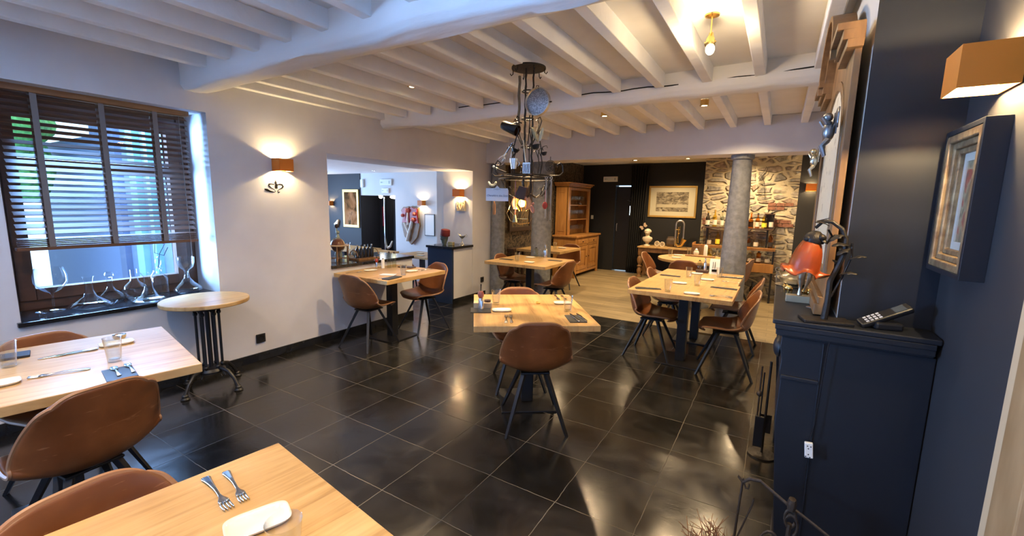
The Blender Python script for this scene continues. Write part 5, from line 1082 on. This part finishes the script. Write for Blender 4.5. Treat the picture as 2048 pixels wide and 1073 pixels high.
MB().tube([(-.015, 0, .10), (.005, 0, .065), (-.03, 0, .012)], .006, 6).tube([(.02, 0, .10), (-.002, 0, .065), (.03, 0, .012)], .006, 6).lathe([(0, 0), (.045, 0), (.042, .008), (.02, .016), (0, .016)], n=20).build('foot', silver, sb_, smooth=True)
# ------------------------------------------------------------------ side room walls
def picture(x, y, z, rz, w_, h_, label, fm, am, mount=None, fw_=.04, d=.03, cat='picture'):
    t = thing('framed_picture', label, cat, (x, y, z), rz); a, b_ = w_/2, h_/2
    b = MB(); b.prism([(-a, -b_), (a, -b_), (a-fw_, -b_+fw_), (-a+fw_, -b_+fw_)], d).prism([(a, -b_), (a, b_), (a-fw_, b_-fw_), (a-fw_, -b_+fw_)], d).prism([(a, b_), (-a, b_), (-a+fw_, b_-fw_), (a-fw_, b_-fw_)], d).prism([(-a, b_), (-a, -b_), (-a+fw_, -b_+fw_), (-a+fw_, b_-fw_)], d)
    b.build('frame', fm, t, bevel=.004)
    i = fw_
    if mount: MB().bx(-a+fw_, a-fw_, -.004, .0, -b_+fw_, b_-fw_).build('mount', mount, t); i = fw_+mount_w(w_)
    MB().bx(-a+i, a-i, -.007, -.004, -b_+i, b_-i).build('print', am, t); return t
def mount_w(w_): return w_*.16
sk_art = art('art_cherub_tones', [(.03, .018, .008), (.08, .04, .015), (.26, .11, .04), (.36, .17, .08), (.07, .045, .02)], 2.2, 1.)
sk_art.node_tree.nodes['Principled BSDF'].inputs['Specular IOR Level'].default_value = .05; sk_art.node_tree.nodes['Principled BSDF'].inputs['Roughness'].default_value = .9
picture(-9.55, 7.56, 1.34, 0, .62, .98, 'gold framed oil painting in brown and flesh tones on the dark wall', gold, sk_art, fw_=.07)
picture(-8.42-.45, 8.18, 1.14, 0, .36, .52, 'red framed small picture deep in the dark doorway recess', mat('red_frame', (.45, .03, .05), .4), art('art_silver', [(.3, .35, .4), (.6, .7, .75), (.1, .12, .2), (.5, .2, .2)], 8), fw_=.06)
tag(MB().box((0, 0, 0), (.12, .04, .12)).build('red_alarm_box', mat('alarm_red', (.7, .05, .08), .4), bevel=.005, loc=(-8.80, 8.17, .80)), 'small red alarm box below the red framed picture', 'box')
picture(-6.85, 7.58, 1.02, 0, .30, .50, 'thin black framed white print right of the trophy shield', blackp, mat('white_print', (.80, .82, .82), .6), fw_=.015, d=.02)
picture(-6.47, 7.58, 1.03, 0, .26, .46, 'thin framed small grey print beside the wall corner', blackp, art('art_grey', [(.12, .13, .14), (.4, .42, .44), (.2, .2, .22)], 12), mount=mat('print_mount', (.74, .76, .76), .6), fw_=.012, d=.02)
# relief tile under the hatch lamp
rt_ = thing('relief_tile', 'square carved stone leaf relief lit under the hatch lamp', 'relief', (-4.37, 5.575, 1.50)); MB().bx(-.085, .085, -.012, .012, -.085, .085).build('tile', mat('sandstone', (.66, .52, .30), .8), rt_, bevel=.003)
b = MB()
for s in (-1, 1):
    b.tube(arc((s*.02, -.014, -.02), .05, 90-s*20, 90-s*130, 10, 'xz'), [.004]+[.012]*9+[.003], 6).tube([(0, -.014, -.07), (s*.03, -.014, -.02), (s*.06, -.014, .03)], [.004, .009, .003], 6).ball((s*.05, -.014, .05), .014, 8, (1, .5, 1))
b.ball((0, -.014, .03), .018, 10, (.8, .5, 1.6)).build('leaf_carving', MATS['sandstone'], rt_, smooth=True)
# trophy shield
ts = thing('trophy_shield', 'carved shield trophy with red top and crossed white tools on the pale wall', 'trophy', (-7.42, 7.56, 1.0))
sh_ = [(-.05, .44), (0, .40), (.06, .45), (.14, .42), (.26, .40), (.25, .26), (.30, .0), (.22, -.28), (.02, -.47), (-.20, -.28), (-.28, 0), (-.24, .22), (-.30, .34), (-.22, .42), (-.12, .42)]
MB().prism(sh_, .05).build('shield_board', carved, ts, bevel=.01); MB().prism([(x*.9, max(z*.94, .05)) for x, z in sh_ if z > -.01]+[(-.15, .1)], .03, (0, -.03, 0)).build('red_field', redp, ts, bevel=.004)
MB().tube([(-.08, -.07, -.38), (.10, -.07, .10)], .03, 8).tube([(-.05, -.06, .32), (-.04, -.07, .0)], .022, 8).tube([(-.17, -.06, .05), (-.02, -.07, -.2)], .018, 8).build('white_horn', mat('bone_white', (.75, .72, .66), .5), ts, smooth=True)
MB().ball((-.05, -.07, .34), .055, 10).ball((.12, -.07, .13), .05, 10).ball((.15, -.06, .26), .045, 10).ball((-.22, -.06, .22), .04, 10).build('knob', mat('flesh_red', (.60, .16, .12), .5), ts, smooth=True)
# signs above the doorway, devices, curtain
def emsign(x, y, z, w_, h_, label, rz=0, body=None, m=whitep):
    t = thing('exit_sign', label, 'sign', (x, y, z), rz); MB().bx(-w_/2, w_/2, -.035, 0, -h_/2, h_/2).build('housing', m, t, bevel=.006); MB().bx(-w_/2*.88, w_/2*.88, -.038, -.035, -h_/2*.7, h_/2*.7).build('panel', mat('sign_face', (.70, .74, .72), .4), t)
    b = MB(); b.prism([(-.42*w_, 0), (-.34*w_, .12*h_), (-.34*w_, -.12*h_)], .002, (0, -.0395, 0)); b.bx(-.34*w_, -.2*w_, -.0405, -.0385, -.04*h_, .04*h_).bx(.30*w_, .36*w_, -.0405, -.0385, -.22*h_, .22*h_); b.build('pictogram', mat('sign_grey', (.25, .32, .30), .5), t)
    return t
emsign(-8.25, 7.595, 2.00, .40, .15, 'long white emergency light box above the side room doorway')
t = emsign(-8.27, 7.595, 1.80, .24, .12, 'small white notice plate directly above the side room doorway'); t.name = 'notice_plate'
tag(MB().box((0, 0, 0), (.10, .05, .20)).build('alarm_sensor', whitep, bevel=.008, loc=(-9.10, 7.57, 1.98)), 'white alarm sensor on the edge of the dark wall', 'sensor')
cu_ = thing('door_curtain', 'black velvet curtain gathered in the side room doorway', 'curtain', (-8.58, 7.98, -.35))
def curt(w_, h_, n=9, pinch=None, d=.03):
    def f(u, v):
        z = h_*(1-v); wv = w_*(1-(pinch[1]*math.exp(-((z-pinch[0])/.25)**2) if pinch else 0)); return Vector(((u-.5)*wv, d*math.sin(u*n*2*math.pi)+.006*math.sin(v*9+u*20), z))
    return MB().grid(f, 90, 24)
curt(.34, 2.02, 5, (.75, .35)).build('drape', velvet, cu_, smooth=True, solid=.004); MB().tube([(-.13, -.05, .95), (-.08, -.07, .74), (.0, -.075, .70), (.08, -.07, .74), (.13, -.05, .88)], [.02, .035, .04, .035, .02], 8).build('tieback', mat('cream_tassel', (.60, .55, .45), .8), cu_, smooth=True)
tag(MB().bx(-.26, .26, -.02, .02, 0, 2.0).build('brown_panel', mat('dark_brown_paint', (.045, .026, .02), .5), loc=(-8.25, 8.12, -.35), bevel=.003), 'dark brown door leaf in the side room doorway', 'door')
tag(MB().tube([(0, 0, 0), (0, 0, 1.75)], .018, 10).build('chrome_pole', chrome, smooth=True, loc=(-8.62, 7.85, -.10)), 'slim chrome pole in front of the black curtain', 'pole')
dl = thing('doorway_lamp', 'round white lamp at the top left of the side room doorway', 'lamp', (-8.60, 7.72, 1.66)); MB().ball((0, 0, 0), .05, 14).build('globe', glow2, dl, smooth=True); MB().bx(-.01, .01, -.01, .01, .04, .09).build('mount', whitep, dl)
dl = thing('doorway_lamp', 'long white strip lamp at the top right of the side room doorway', 'lamp', (-8.13, 7.72, 1.65)); MB().ball((0, 0, 0), .05, 16, (2.6, 1, .8)).build('diffuser', glow2, dl, smooth=True); MB().bx(-.01, .01, -.01, .01, .03, .09).build('mount', whitep, dl)
t = thing('wall_relief', 'small pale carved ornament on the dark wall under the left lamp', 'ornament', (-10.15, 7.56, .95)); MB().box((0, 0, 0), (.22, .04, .07), ry=R(-35)).box((.04, -.01, -.03), (.07, .05, .20), ry=R(20)).build('carving', palewood, t, bevel=.01)
# ================================================================== BACK ROOM
dr = thing('dresser', 'waxed pine glass dresser with two panelled doors and open shelves', 'dresser', (-3.85, 9.12, 0))
def D(x0, x1, y0, y1, z0, z1): return (x0+3.85, x1+3.85, y0-9.12, y1-9.12, z0, z1)
b = MB(); b.bx(*D(-4.10, -3.62, 8.44, 8.48, .0, .86)).bx(*D(-4.10, -3.62, 9.78, 9.82, 0, .86)).bx(*D(-4.10, -4.08, 8.48, 9.78, .08, .86)).bx(*D(-4.08, -3.62, 8.48, 9.78, .10, .13))
b.bx(*D(-3.62, -3.585, 8.44, 8.53, 0, .86)).bx(*D(-3.62, -3.585, 9.73, 9.82, 0, .86)).bx(*D(-3.62, -3.59, 8.53, 9.73, .08, .14)).bx(*D(-3.62, -3.59, 8.53, 9.73, .82, .86)).bx(*D(-3.62, -3.59, 8.53, 9.73, .67, .70)).bx(*D(-3.62, -3.59, 9.10, 9.16, .14, .82))
b.build('lower_body', pine, dr, bevel=.003)
MB().bx(*D(-4.12, -3.55, 8.41, 9.85, .86, .90)).build('worktop', pine, dr, bevel=.006)
for y0, y1, s in ((8.54, 9.09, 1), (9.17, 9.72, -1)):
    d = MB(); d.bx(*D(-3.615, -3.585, y0, y0+.07, .15, .66)).bx(*D(-3.615, -3.585, y1-.07, y1, .15, .66)).bx(*D(-3.615, -3.585, y0+.07, y1-.07, .15, .22)).bx(*D(-3.615, -3.585, y0+.07, y1-.07, .59, .66)).bx(*D(-3.61, -3.60, y0+.07, y1-.07, .22, .59)).bx(*D(-3.60, -3.59, y0+.12, y1-.12, .27, .54))
    d = d.build('door', pine, dr, bevel=.003); MB().ball((.275, (y1-.03 if s > 0 else y0+.03)-9.12, .42), .013, 10).build('knob', brownglaze, d, smooth=True)
    g = MB().bx(*D(-3.61, -3.583, y0, y1, .705, .815)).bx(*D(-3.583, -3.577, y0+.03, y1-.03, .725, .795)).build('drawer', pine, dr, bevel=.004); MB().ball((.285, (y0+y1)/2-9.12, .76), .015, 10).build('knob', brownglaze, g, smooth=True)
u = MB(); u.bx(*D(-4.10, -3.82, 8.50, 8.53, .9, 1.93)).bx(*D(-4.10, -3.82, 9.68, 9.71, .9, 1.93)).bx(*D(-4.10, -4.085, 8.53, 9.68, .9, 1.93)).bx(*D(-3.84, -3.80, 8.50, 8.60, .9, 1.93)).bx(*D(-3.84, -3.80, 9.61, 9.71, .9, 1.93)).bx(*D(-3.84, -3.80, 8.60, 9.61, 1.86, 1.93)).bx(*D(-4.10, -3.80, 8.5, 9.71, 1.91, 1.94))
for z0, z1 in ((.98, 1.0), (1.80, 1.82)): u.bx(*D(-4.03, -3.89, 8.494, 8.50, z0, z1))
for x in (-4.04, -3.90): u.bx(*D(x, x+.015, 8.494, 8.50, .98, 1.82))
u.build('upper_body', pine, dr, bevel=.003)
for z in (1.235, 1.55): MB().bx(*D(-4.085, -3.83, 8.53, 9.68, z-.02, z)).build('shelf', pine, dr, bevel=.002)
MB().bx(*D(-4.12, -3.79, 8.48, 9.73, 1.94, 1.965)).bx(*D(-4.12, -3.765, 8.455, 9.755, 1.965, 1.99)).bx(*D(-4.12, -3.735, 8.43, 9.78, 1.99, 2.015)).build('cornice', pine, dr, bevel=.004)
wg = [MB().lathe([(0, 0), (.030, 0), (.028, .003), (.004, .007), (.004, .075), (.018, .088), (.034, .115), (.034, .14), (.028, .18)], n=14), MB().lathe([(0, 0), (.028, 0), (.004, .006), (.004, .09), (.024, .12), (.030, .17), (.027, .20)], n=14)]
wg = [g.build('stemmed_glass', clear, smooth=True) for g in wg]
first = [True, True]
for si, (z, nm) in enumerate(((.902, 'lowest'), (1.236, 'middle'), (1.551, 'top'))):
    for i in range(11):
        for r in range(2):
            k = (i+si+r) % 2; o = wg[k] if first[k] else wg[k].copy()
            if first[k]: first[k] = False
            else: COL.objects.link(o)
            o.location = (-3.90-.085*r, 8.66+.092*i+(.04 if r else 0), z)
            tag(o, '%s glass from the left in the %s row, %s level of the pine dresser' % (['first', 'second', 'third', 'fourth', 'fifth', 'sixth', 'seventh', 'eighth', 'ninth', 'tenth', 'eleventh'][i], ['front', 'rear'][r], nm), 'glass', 'stemmed glasses on the dresser shelves')
# dark frame and side shelf by the wallpaper
t = picture(-4.125, 6.98, 1.55, R(-90), .01, .01, 'x', blackm, blackm, fw_=.002); 
for c in kids(t): bpy.data.objects.remove(c)
bpy.data.objects.remove(t)
picture(-4.13, 7.05, 1.62, R(90), .80, 1.15, 'large dark brown framed painting on the floral wallpaper behind the column', mat('dark_walnut', (.05, .03, .018), .4), art('art_night', [(.02, .015, .01), (.05, .035, .02), (.18, .12, .05), (.04, .03, .02)], 3), fw_=.08, d=.05)
t = thing('dark_bench', 'low dark wooden side table against the wallpaper behind the column', 'side table', (-3.93, 6.98, 0)); MB().bx(-.18, -.03, -.42, .0, .70, .75).build('top', brownglaze, t, bevel=.004)
for sx in (-.15, -.06):
    for y in (-.39, -.04): MB().bx(sx-.02, sx+.02, y-.02, y+.02, 0, .70).build('leg', brownglaze, t)
# ------------------------------------------------------------------ door
dg = struct(MB().bx(-3.325, -2.795, 10.16, 10.20, .022, 1.988).build('door_1', mat('black_door', (.006, .007, .008), .45), bevel=.003))
ov = [(.055*math.cos(a*math.pi/14), .055*math.sin(a*math.pi/14)+(.085 if a <= 14 else -.085)) for a in range(28)]
MB().prism(ov, .006, (-2.93, 10.157, 1.44)).build('oval_pane', glowc, dg)
MB().tube([(-2.93+x*1.1, 10.155, 1.44+z*1.05) for x, z in ov], .006, 6, closed=True).build('pane_rim', blackm, dg)
MB().tube([(-3.02, 10.152, 1.70), (-3.05, 10.152, 1.675), (-2.98, 10.152, 1.655), (-2.93, 10.152, 1.665), (-2.97, 10.152, 1.70), (-2.985, 10.152, 1.73), (-2.94, 10.152, 1.745)], [.004, .009, .006, .004, .006, .006, .004], 6, flat=.4).build('emblem', mat('emblem_grey', (.25, .24, .22), .6), dg)
MB().tube([(-3.27, 10.14, .95), (-3.27, 10.12, .98), (-3.27, 10.12, 1.10), (-3.27, 10.14, 1.13)], .008, 8).build('door_handle', steel, dg)
t = emsign(-3.46, 10.098, 2.16, .34, .12, 'long cream emergency sign box above the black back door')
tag(MB().box((0, 0, 0), (.06, .012, .09)).build('light_switch', whitep, bevel=.003, loc=(-3.88, 10.093, 1.26)), 'white light switch on the black wall right of the dresser', 'switch')
bc = thing('door_curtain', 'tall black velvet curtain hanging right of the back door', 'curtain', (-2.74, 9.98, .01)); 
def f(u, v):
    z = 2.45*(1-v); wv = .26+.14*(1-v)**2+.06*v; return Vector(((u-.5)*wv+.05*(1-v)-.05, .035*math.sin(u*7*2*math.pi), z))
MB().grid(f, 90, 16).build('drape', velvet, bc, smooth=True, solid=.004); MB().tube([(-.25, 0, 2.46), (.27, 0, 2.46)], .012, 8).build('curtain_rod', blackm, bc)
# framed print
t = thing('framed_print', 'wide sepia print in a cream mount and gold frame on the black wall', 'picture', (-2.04, 10.095, 1.655)); w_, h_ = .51, .345
for a, c2, d in ((0, .022, .035), (.022, .04, .025)):
    b = MB(); A, B, a2, b2 = w_-a, h_-a, w_-c2, h_-c2
    for q in ([(-A, -B), (A, -B), (a2, -b2), (-a2, -b2)], [(A, -B), (A, B), (a2, b2), (a2, -b2)], [(A, B), (-A, B), (-a2, b2), (a2, b2)], [(-A, B), (-A, -B), (-a2, -b2), (-a2, b2)]): b.prism(q, d)
    b.build('frame', gold, t, bevel=.003)
MB().bx(-w_+.04, w_-.04, -.004, 0, -h_+.04, h_-.04).build('mount', mat('cream_mount', (.56, .52, .38), .7), t)
pr = MB(); pr.bx(-.34, .34, -.007, -.004, -.21, .21).build('sepia_print', noisemat('sepia_bands', 7, [(.35, (.07, .055, .035)), (.5, (.20, .165, .11)), (.65, (.38, .33, .23))], .6, stretch=(1.5, 1, 3), detail=3, dist=1.), t)
MB().bx(-.33, .31, -.010, -.007, -.125, -.055).bx(-.26, -.20, -.010, -.007, -.21, -.17).build('pale_band', mat('sepia_light', (.45, .40, .28), .6), t)
# ------------------------------------------------------------------ carved console
cn = thing('console_table', 'carved oak console with turned bulbous legs at the black wall', 'console', (-2.0, 9.72, 0))
MB().bx(-.57, .52, -.26, .30, .655, .685).build('top', oakm, cn, bevel=.004); MB().bx(-.56, .48, -.22, .26, .56, .655).build('apron', carved, cn, bevel=.006)
for x in (-.52, .44):
    for y in (-.18, .22):
        MB().lathe([(0, 0), (.05, 0), (.055, .03), (.03, .06), (.045, .10), (.055, .16), (.03, .22), (.05, .235), (.05, .26), (.028, .275), (.05, .33), (.06, .40), (.04, .46), (.03, .475), (.05, .49), (.05, .56), (0, .56)], (x, y, 0), 18).build('leg', carved, cn, smooth=True, ang=60)
bs = thing('plaster_bust', 'cream plaster bust with curly hair on the console', 'bust', (-2.43, 9.72, .685), R(-5))
MB().lathe([(0, 0), (.065, 0), (.065, .012), (.035, .03), (.03, .06), (.05, .075)], n=24).build('socle', stoneware, bs, smooth=True)
def bustf(u, v):
    a = 2*math.pi*u; hx, hy, z, ox = interp([(.03, .03, .07, 0), (.085, .055, .10, 0), (.115, .06, .155, 0), (.10, .055, .19, 0), (.045, .04, .205, 0), (.036, .038, .23, 0), (.045, .05, .25, 0), (.058, .064, .285, 0), (.062, .068, .32, 0), (.045, .05, .352, 0), (0, 0, .365, 0)], v)
    x, y = hx*math.cos(a), hy*math.sin(a); f_ = max(0, -math.sin(a))**6
    if z > .235: y -= f_*(.013*math.exp(-((z-.283)/.010)**2)+.005*math.exp(-((z-.258)/.008)**2)-.006*math.exp(-((z-.300)/.007)**2))
    return Vector((x, y, z))
MB().grid(bustf, 36, 44, True).build('head_and_shoulders', stoneware, bs, smooth=True); b = MB(); random.seed(3)
for i in range(46):
    a = random.uniform(-.5, 3.64); e = random.uniform(-.1, 1.3); r = .064
    b.ball((r*math.cos(a)*math.cos(e), .008+r*1.02*math.sin(a)*math.cos(e), .305+.055*math.sin(e)), .018, 8)
b.build('curly_hair', stoneware, bs, smooth=True)
for s in (-1, 1): MB().ball((s*.022, -.052, .300), .008, 8, (1.3, .6, .7)).build('eye', stoneware, bs, smooth=True)
for i, (x, z, l) in enumerate(((-2.21, .745, 'small round cream dial standing on the console, left one'), (-2.10, .735, 'small round cream dial standing on the console, right one'))):
    t = thing('round_dial', l, 'dial', (x, 9.70, z)); MB().lathe([(0, -.02), (.055, -.02), (.06, 0), (.055, .012), (.045, .012), (.043, .004), (0, .004)], rot=Matrix.Rotation(R(90), 3, 'X'), n=28).build('case', stoneware, t, smooth=True, ang=50); MB().lathe([(.014, .006), (.018, .010), (.022, .006)], rot=Matrix.Rotation(R(90), 3, 'X'), n=20).build('centre_ring', brownglaze, t)
t = thing('dark_bowl_box', 'dark octagonal jar behind the brass instrument on the console', 'jar', (-1.95, 9.86, .685)); MB().lathe([(0, 0), (.08, 0), (.11, .06), (.11, .15), (.08, .20), (.085, .215), (0, .215)], n=8).build('body', mat('dark_pottery', (.10, .07, .05), .4), t, bevel=.004)
sx_ = thing('brass_instrument', 'gleaming brass saxophone-like horn with tall loop on the console', 'instrument', (-1.76, 9.72, .685))
MB().tube([(-.075, 0, .03), (-.085, 0, .12), (-.085, 0, .48)]+[(p[0], p[1], p[2]) for p in arc((-.005, 0, .49), .08, 180, 0, 12)]+[(.075, 0, .40), (.075, 0, .20)], .020, 12).build('tube_loop', steel, sx_, smooth=True)
MB().tube([(-.03, -.01, .44), (-.03, -.01, .20), (-.02, -.01, .10)], .012, 8).tube([(-.10, -.02, .38), (.0, -.02, .385)], .005, 6).tube([(.0, -.01, .46), (.0, -.01, .30)], .005, 6).ball((-.02, -.02, .30), .016).ball((-.03, -.02, .22), .016).build('key_work', brass, sx_, smooth=True)
MB().tube([(-.07, -.03, .20), (-.06, -.03, .08), (-.01, -.03, .035), (.05, -.03, .06), (.08, -.03, .14), (.10, -.03, .19)], [.016, .022, .028, .034, .042, .058], 14).build('bell', brass, sx_, smooth=True)
t = thing('paper_butterfly', 'pale pinkish butterfly shape pinned on the curtain', 'ornament', (-2.58, 9.90, 1.10)); b = MB()
for s in (-1, 1): b.prism([(0, 0), (s*.05, .05), (s*.085, .04), (s*.07, .0), (s*.08, -.045), (s*.03, -.05)], .004, (0, 0, 0), Matrix.Rotation(R(-40), 3, 'Y'))
b.build('wing', mat('blush_paper', (.55, .40, .28), .7), t); MB().ball((0, -.003, 0), .012, 8, (.7, .7, 3)).build('body', brownglaze, t)
# ------------------------------------------------------------------ bottle shelves
bs_ = thing('bottle_shelf', 'narrow dark shelf with bottles fixed to the rubble stone wall', 'shelf', (-.6, 8.52, 1.19)); MB().bx(-.56, .54, -.12, .12, 0, .02).build('shelf_board', brownglaze, bs_, bevel=.002)
for x in (-.48, .46): MB().bx(x-.012, x+.012, -.02, .12, -.30, 0).build('bracket', blackm, bs_)
bt_ = thing('drinks_trolley', 'wooden two-tier drinks trolley crowded with bottles', 'trolley', (-.62, 8.34, 0))
for z in (.62, .86): MB().bx(-.64, .62, -.17, .17, z, z+.025).build('tier', pine, bt_, bevel=.003)
MB().bx(-.64, .62, -.175, -.165, .885, .91).bx(-.64, -.63, -.17, .17, .885, .93).bx(.61, .62, -.17, .17, .885, .93).build('gallery_rail', pine, bt_, bevel=.002); MB().bx(-.64, -.42, -.17, -.155, .645, .86).build('slatted_panel', carved, bt_); MB().bx(-.10, .62, -.172, -.16, .50, .62).build('front_panel', pine, bt_, bevel=.003)
for x in (-.62, .60):
    for y in (-.15, .15): MB().bx(x-.015, x+.015, y-.015, y+.015, 0, .62).bx(x-.012, x+.012, y-.012, y+.012, .645, .86).build('leg', blackm, bt_)
labw = mat('label_white', (.62, .58, .48), .7); laby = mat('label_yellow', (.75, .62, .05), .6); labb = mat('label_black', (.02, .02, .02), .6)
bm = {'a': glass_amber, 'd': glass_dark, 'y': glass_yel, 'p': glass_pale, 'c': clear}
words_ = {'a': 'amber', 'd': 'dark', 'y': 'yellowish', 'p': 'pale', 'c': 'clear'}; shp = ['long-necked', 'straight-shouldered', 'pear-shaped', 'square-cut']
pos_w = ['first', 'second', 'third', 'fourth', 'fifth', 'sixth', 'seventh', 'eighth', 'ninth', 'tenth', 'eleventh', 'twelfth']
def row(y, z, x0, x1, spec, where, hmin=.22, hmax=.31):
    n = len(spec); random.seed(int(z*100)+n)
    for i, (c, k, lb_) in enumerate(spec):
        x = x0+(x1-x0)*i/(n-1); h = random.uniform(hmin, hmax)
        bottle(x, y+random.uniform(-.02, .02), z, h, random.uniform(.032, .040), bm[c], '%s %s bottle, %s from the left %s' % (words_[c], shp[k], pos_w[i], where), random.choice([blackp, brownglaze, gold]), k, lb_, 'bottles %s' % where)
row(8.49, 1.21, -1.08, -.62, [('d', 0, labw), ('y', 0, labw), ('p', 0, labw), ('a', 2, labb), ('d', 1, labw)], 'on the dark wall shelf left of the column')
row(8.49, 1.21, -.50, -.10, [('a', 1, labb), ('a', 2, labb), ('a', 0, labw), ('y', 3, laby), ('c', 1, labw)], 'on the dark wall shelf right of the column', .20, .28)
row(8.40, .885, -1.15, -.62, [('p', 2, None), ('c', 2, labw), ('y', 0, laby), ('a', 2, labw), ('c', 0, None)], 'on the upper trolley tier left of the column', .20, .32)
row(8.40, .885, -.50, -.08, [('d', 1, labw), ('a', 0, labb), ('c', 0, labw), ('p', 0, None), ('a', 3, labb)], 'on the upper trolley tier right of the column', .18, .26)
row(8.28, .645, -1.10, -.62, [('p', 3, labw), ('y', 3, laby), ('c', 0, labw), ('a', 1, labw), ('y', 1, labw)], 'on the lower trolley tier left of the column', .16, .21)
row(8.28, .645, -.48, -.10, [('d', 1, None), ('p', 3, labw), ('a', 3, labw), ('c', 1, labw)], 'on the lower trolley tier right of the column', .15, .20)
t = thing('tin_canister', 'dark open box standing at the right end of the bottle shelf', 'box', (-.13, 8.55, 1.21)); MB().bx(-.07, -.064, -.05, .05, 0, .24).bx(.064, .07, -.05, .05, 0, .24).bx(-.07, .07, .044, .05, 0, .24).bx(-.08, .08, -.06, .06, .24, .255).build('case', brownglaze, t)
bottle(-.28, 8.42, 0, .30, .04, glass_dark, 'dark wine bottle with white label on the floor under the trolley', blackp, 1, labw)
tag(MB().bx(-.22, .22, -.14, .14, 0, .42).build('storage_crate', blackp, bevel=.01, loc=(-.92, 8.34, .0)), 'black crate on the floor under the drinks trolley', 'crate')
t = thing('wire_bird', 'bent wire bird sculpture mounted on the stone wall beside the column', 'sculpture', (-.27, 8.62, 1.95)); b = MB()
b.tube([(-.08, 0, .12), (-.03, 0, .20), (.0, 0, .25), (.01, 0, .30), (.03, 0, .26), (.02, 0, .20), (-.05, 0, .14)], .004, 6).tube([(-.05, 0, .14), (.0, 0, .05), (.02, 0, -.08), (.04, 0, -.25)], .004, 6)
for k in range(6): b.tube([(-.06+.01*k, 0, .12), (-.09+.015*k, 0, .0), (-.08+.02*k, 0, -.12), (-.05+.012*k, 0, -.22)], .0025, 5)
b.build('bent_wire', iron, t)
# framed pieces on the far right wall
picture(.545, 5.3, 1.66, R(-90), .7, .8, 'dark wood framed picture on the right wall beyond the mirror', mat('dark_walnut', (.05, .03, .018), .4), art('art_night', [(.02, .015, .01)], 3), mount=mat('print_mount', (.74, .76, .76), .6), fw_=.05, d=.04)
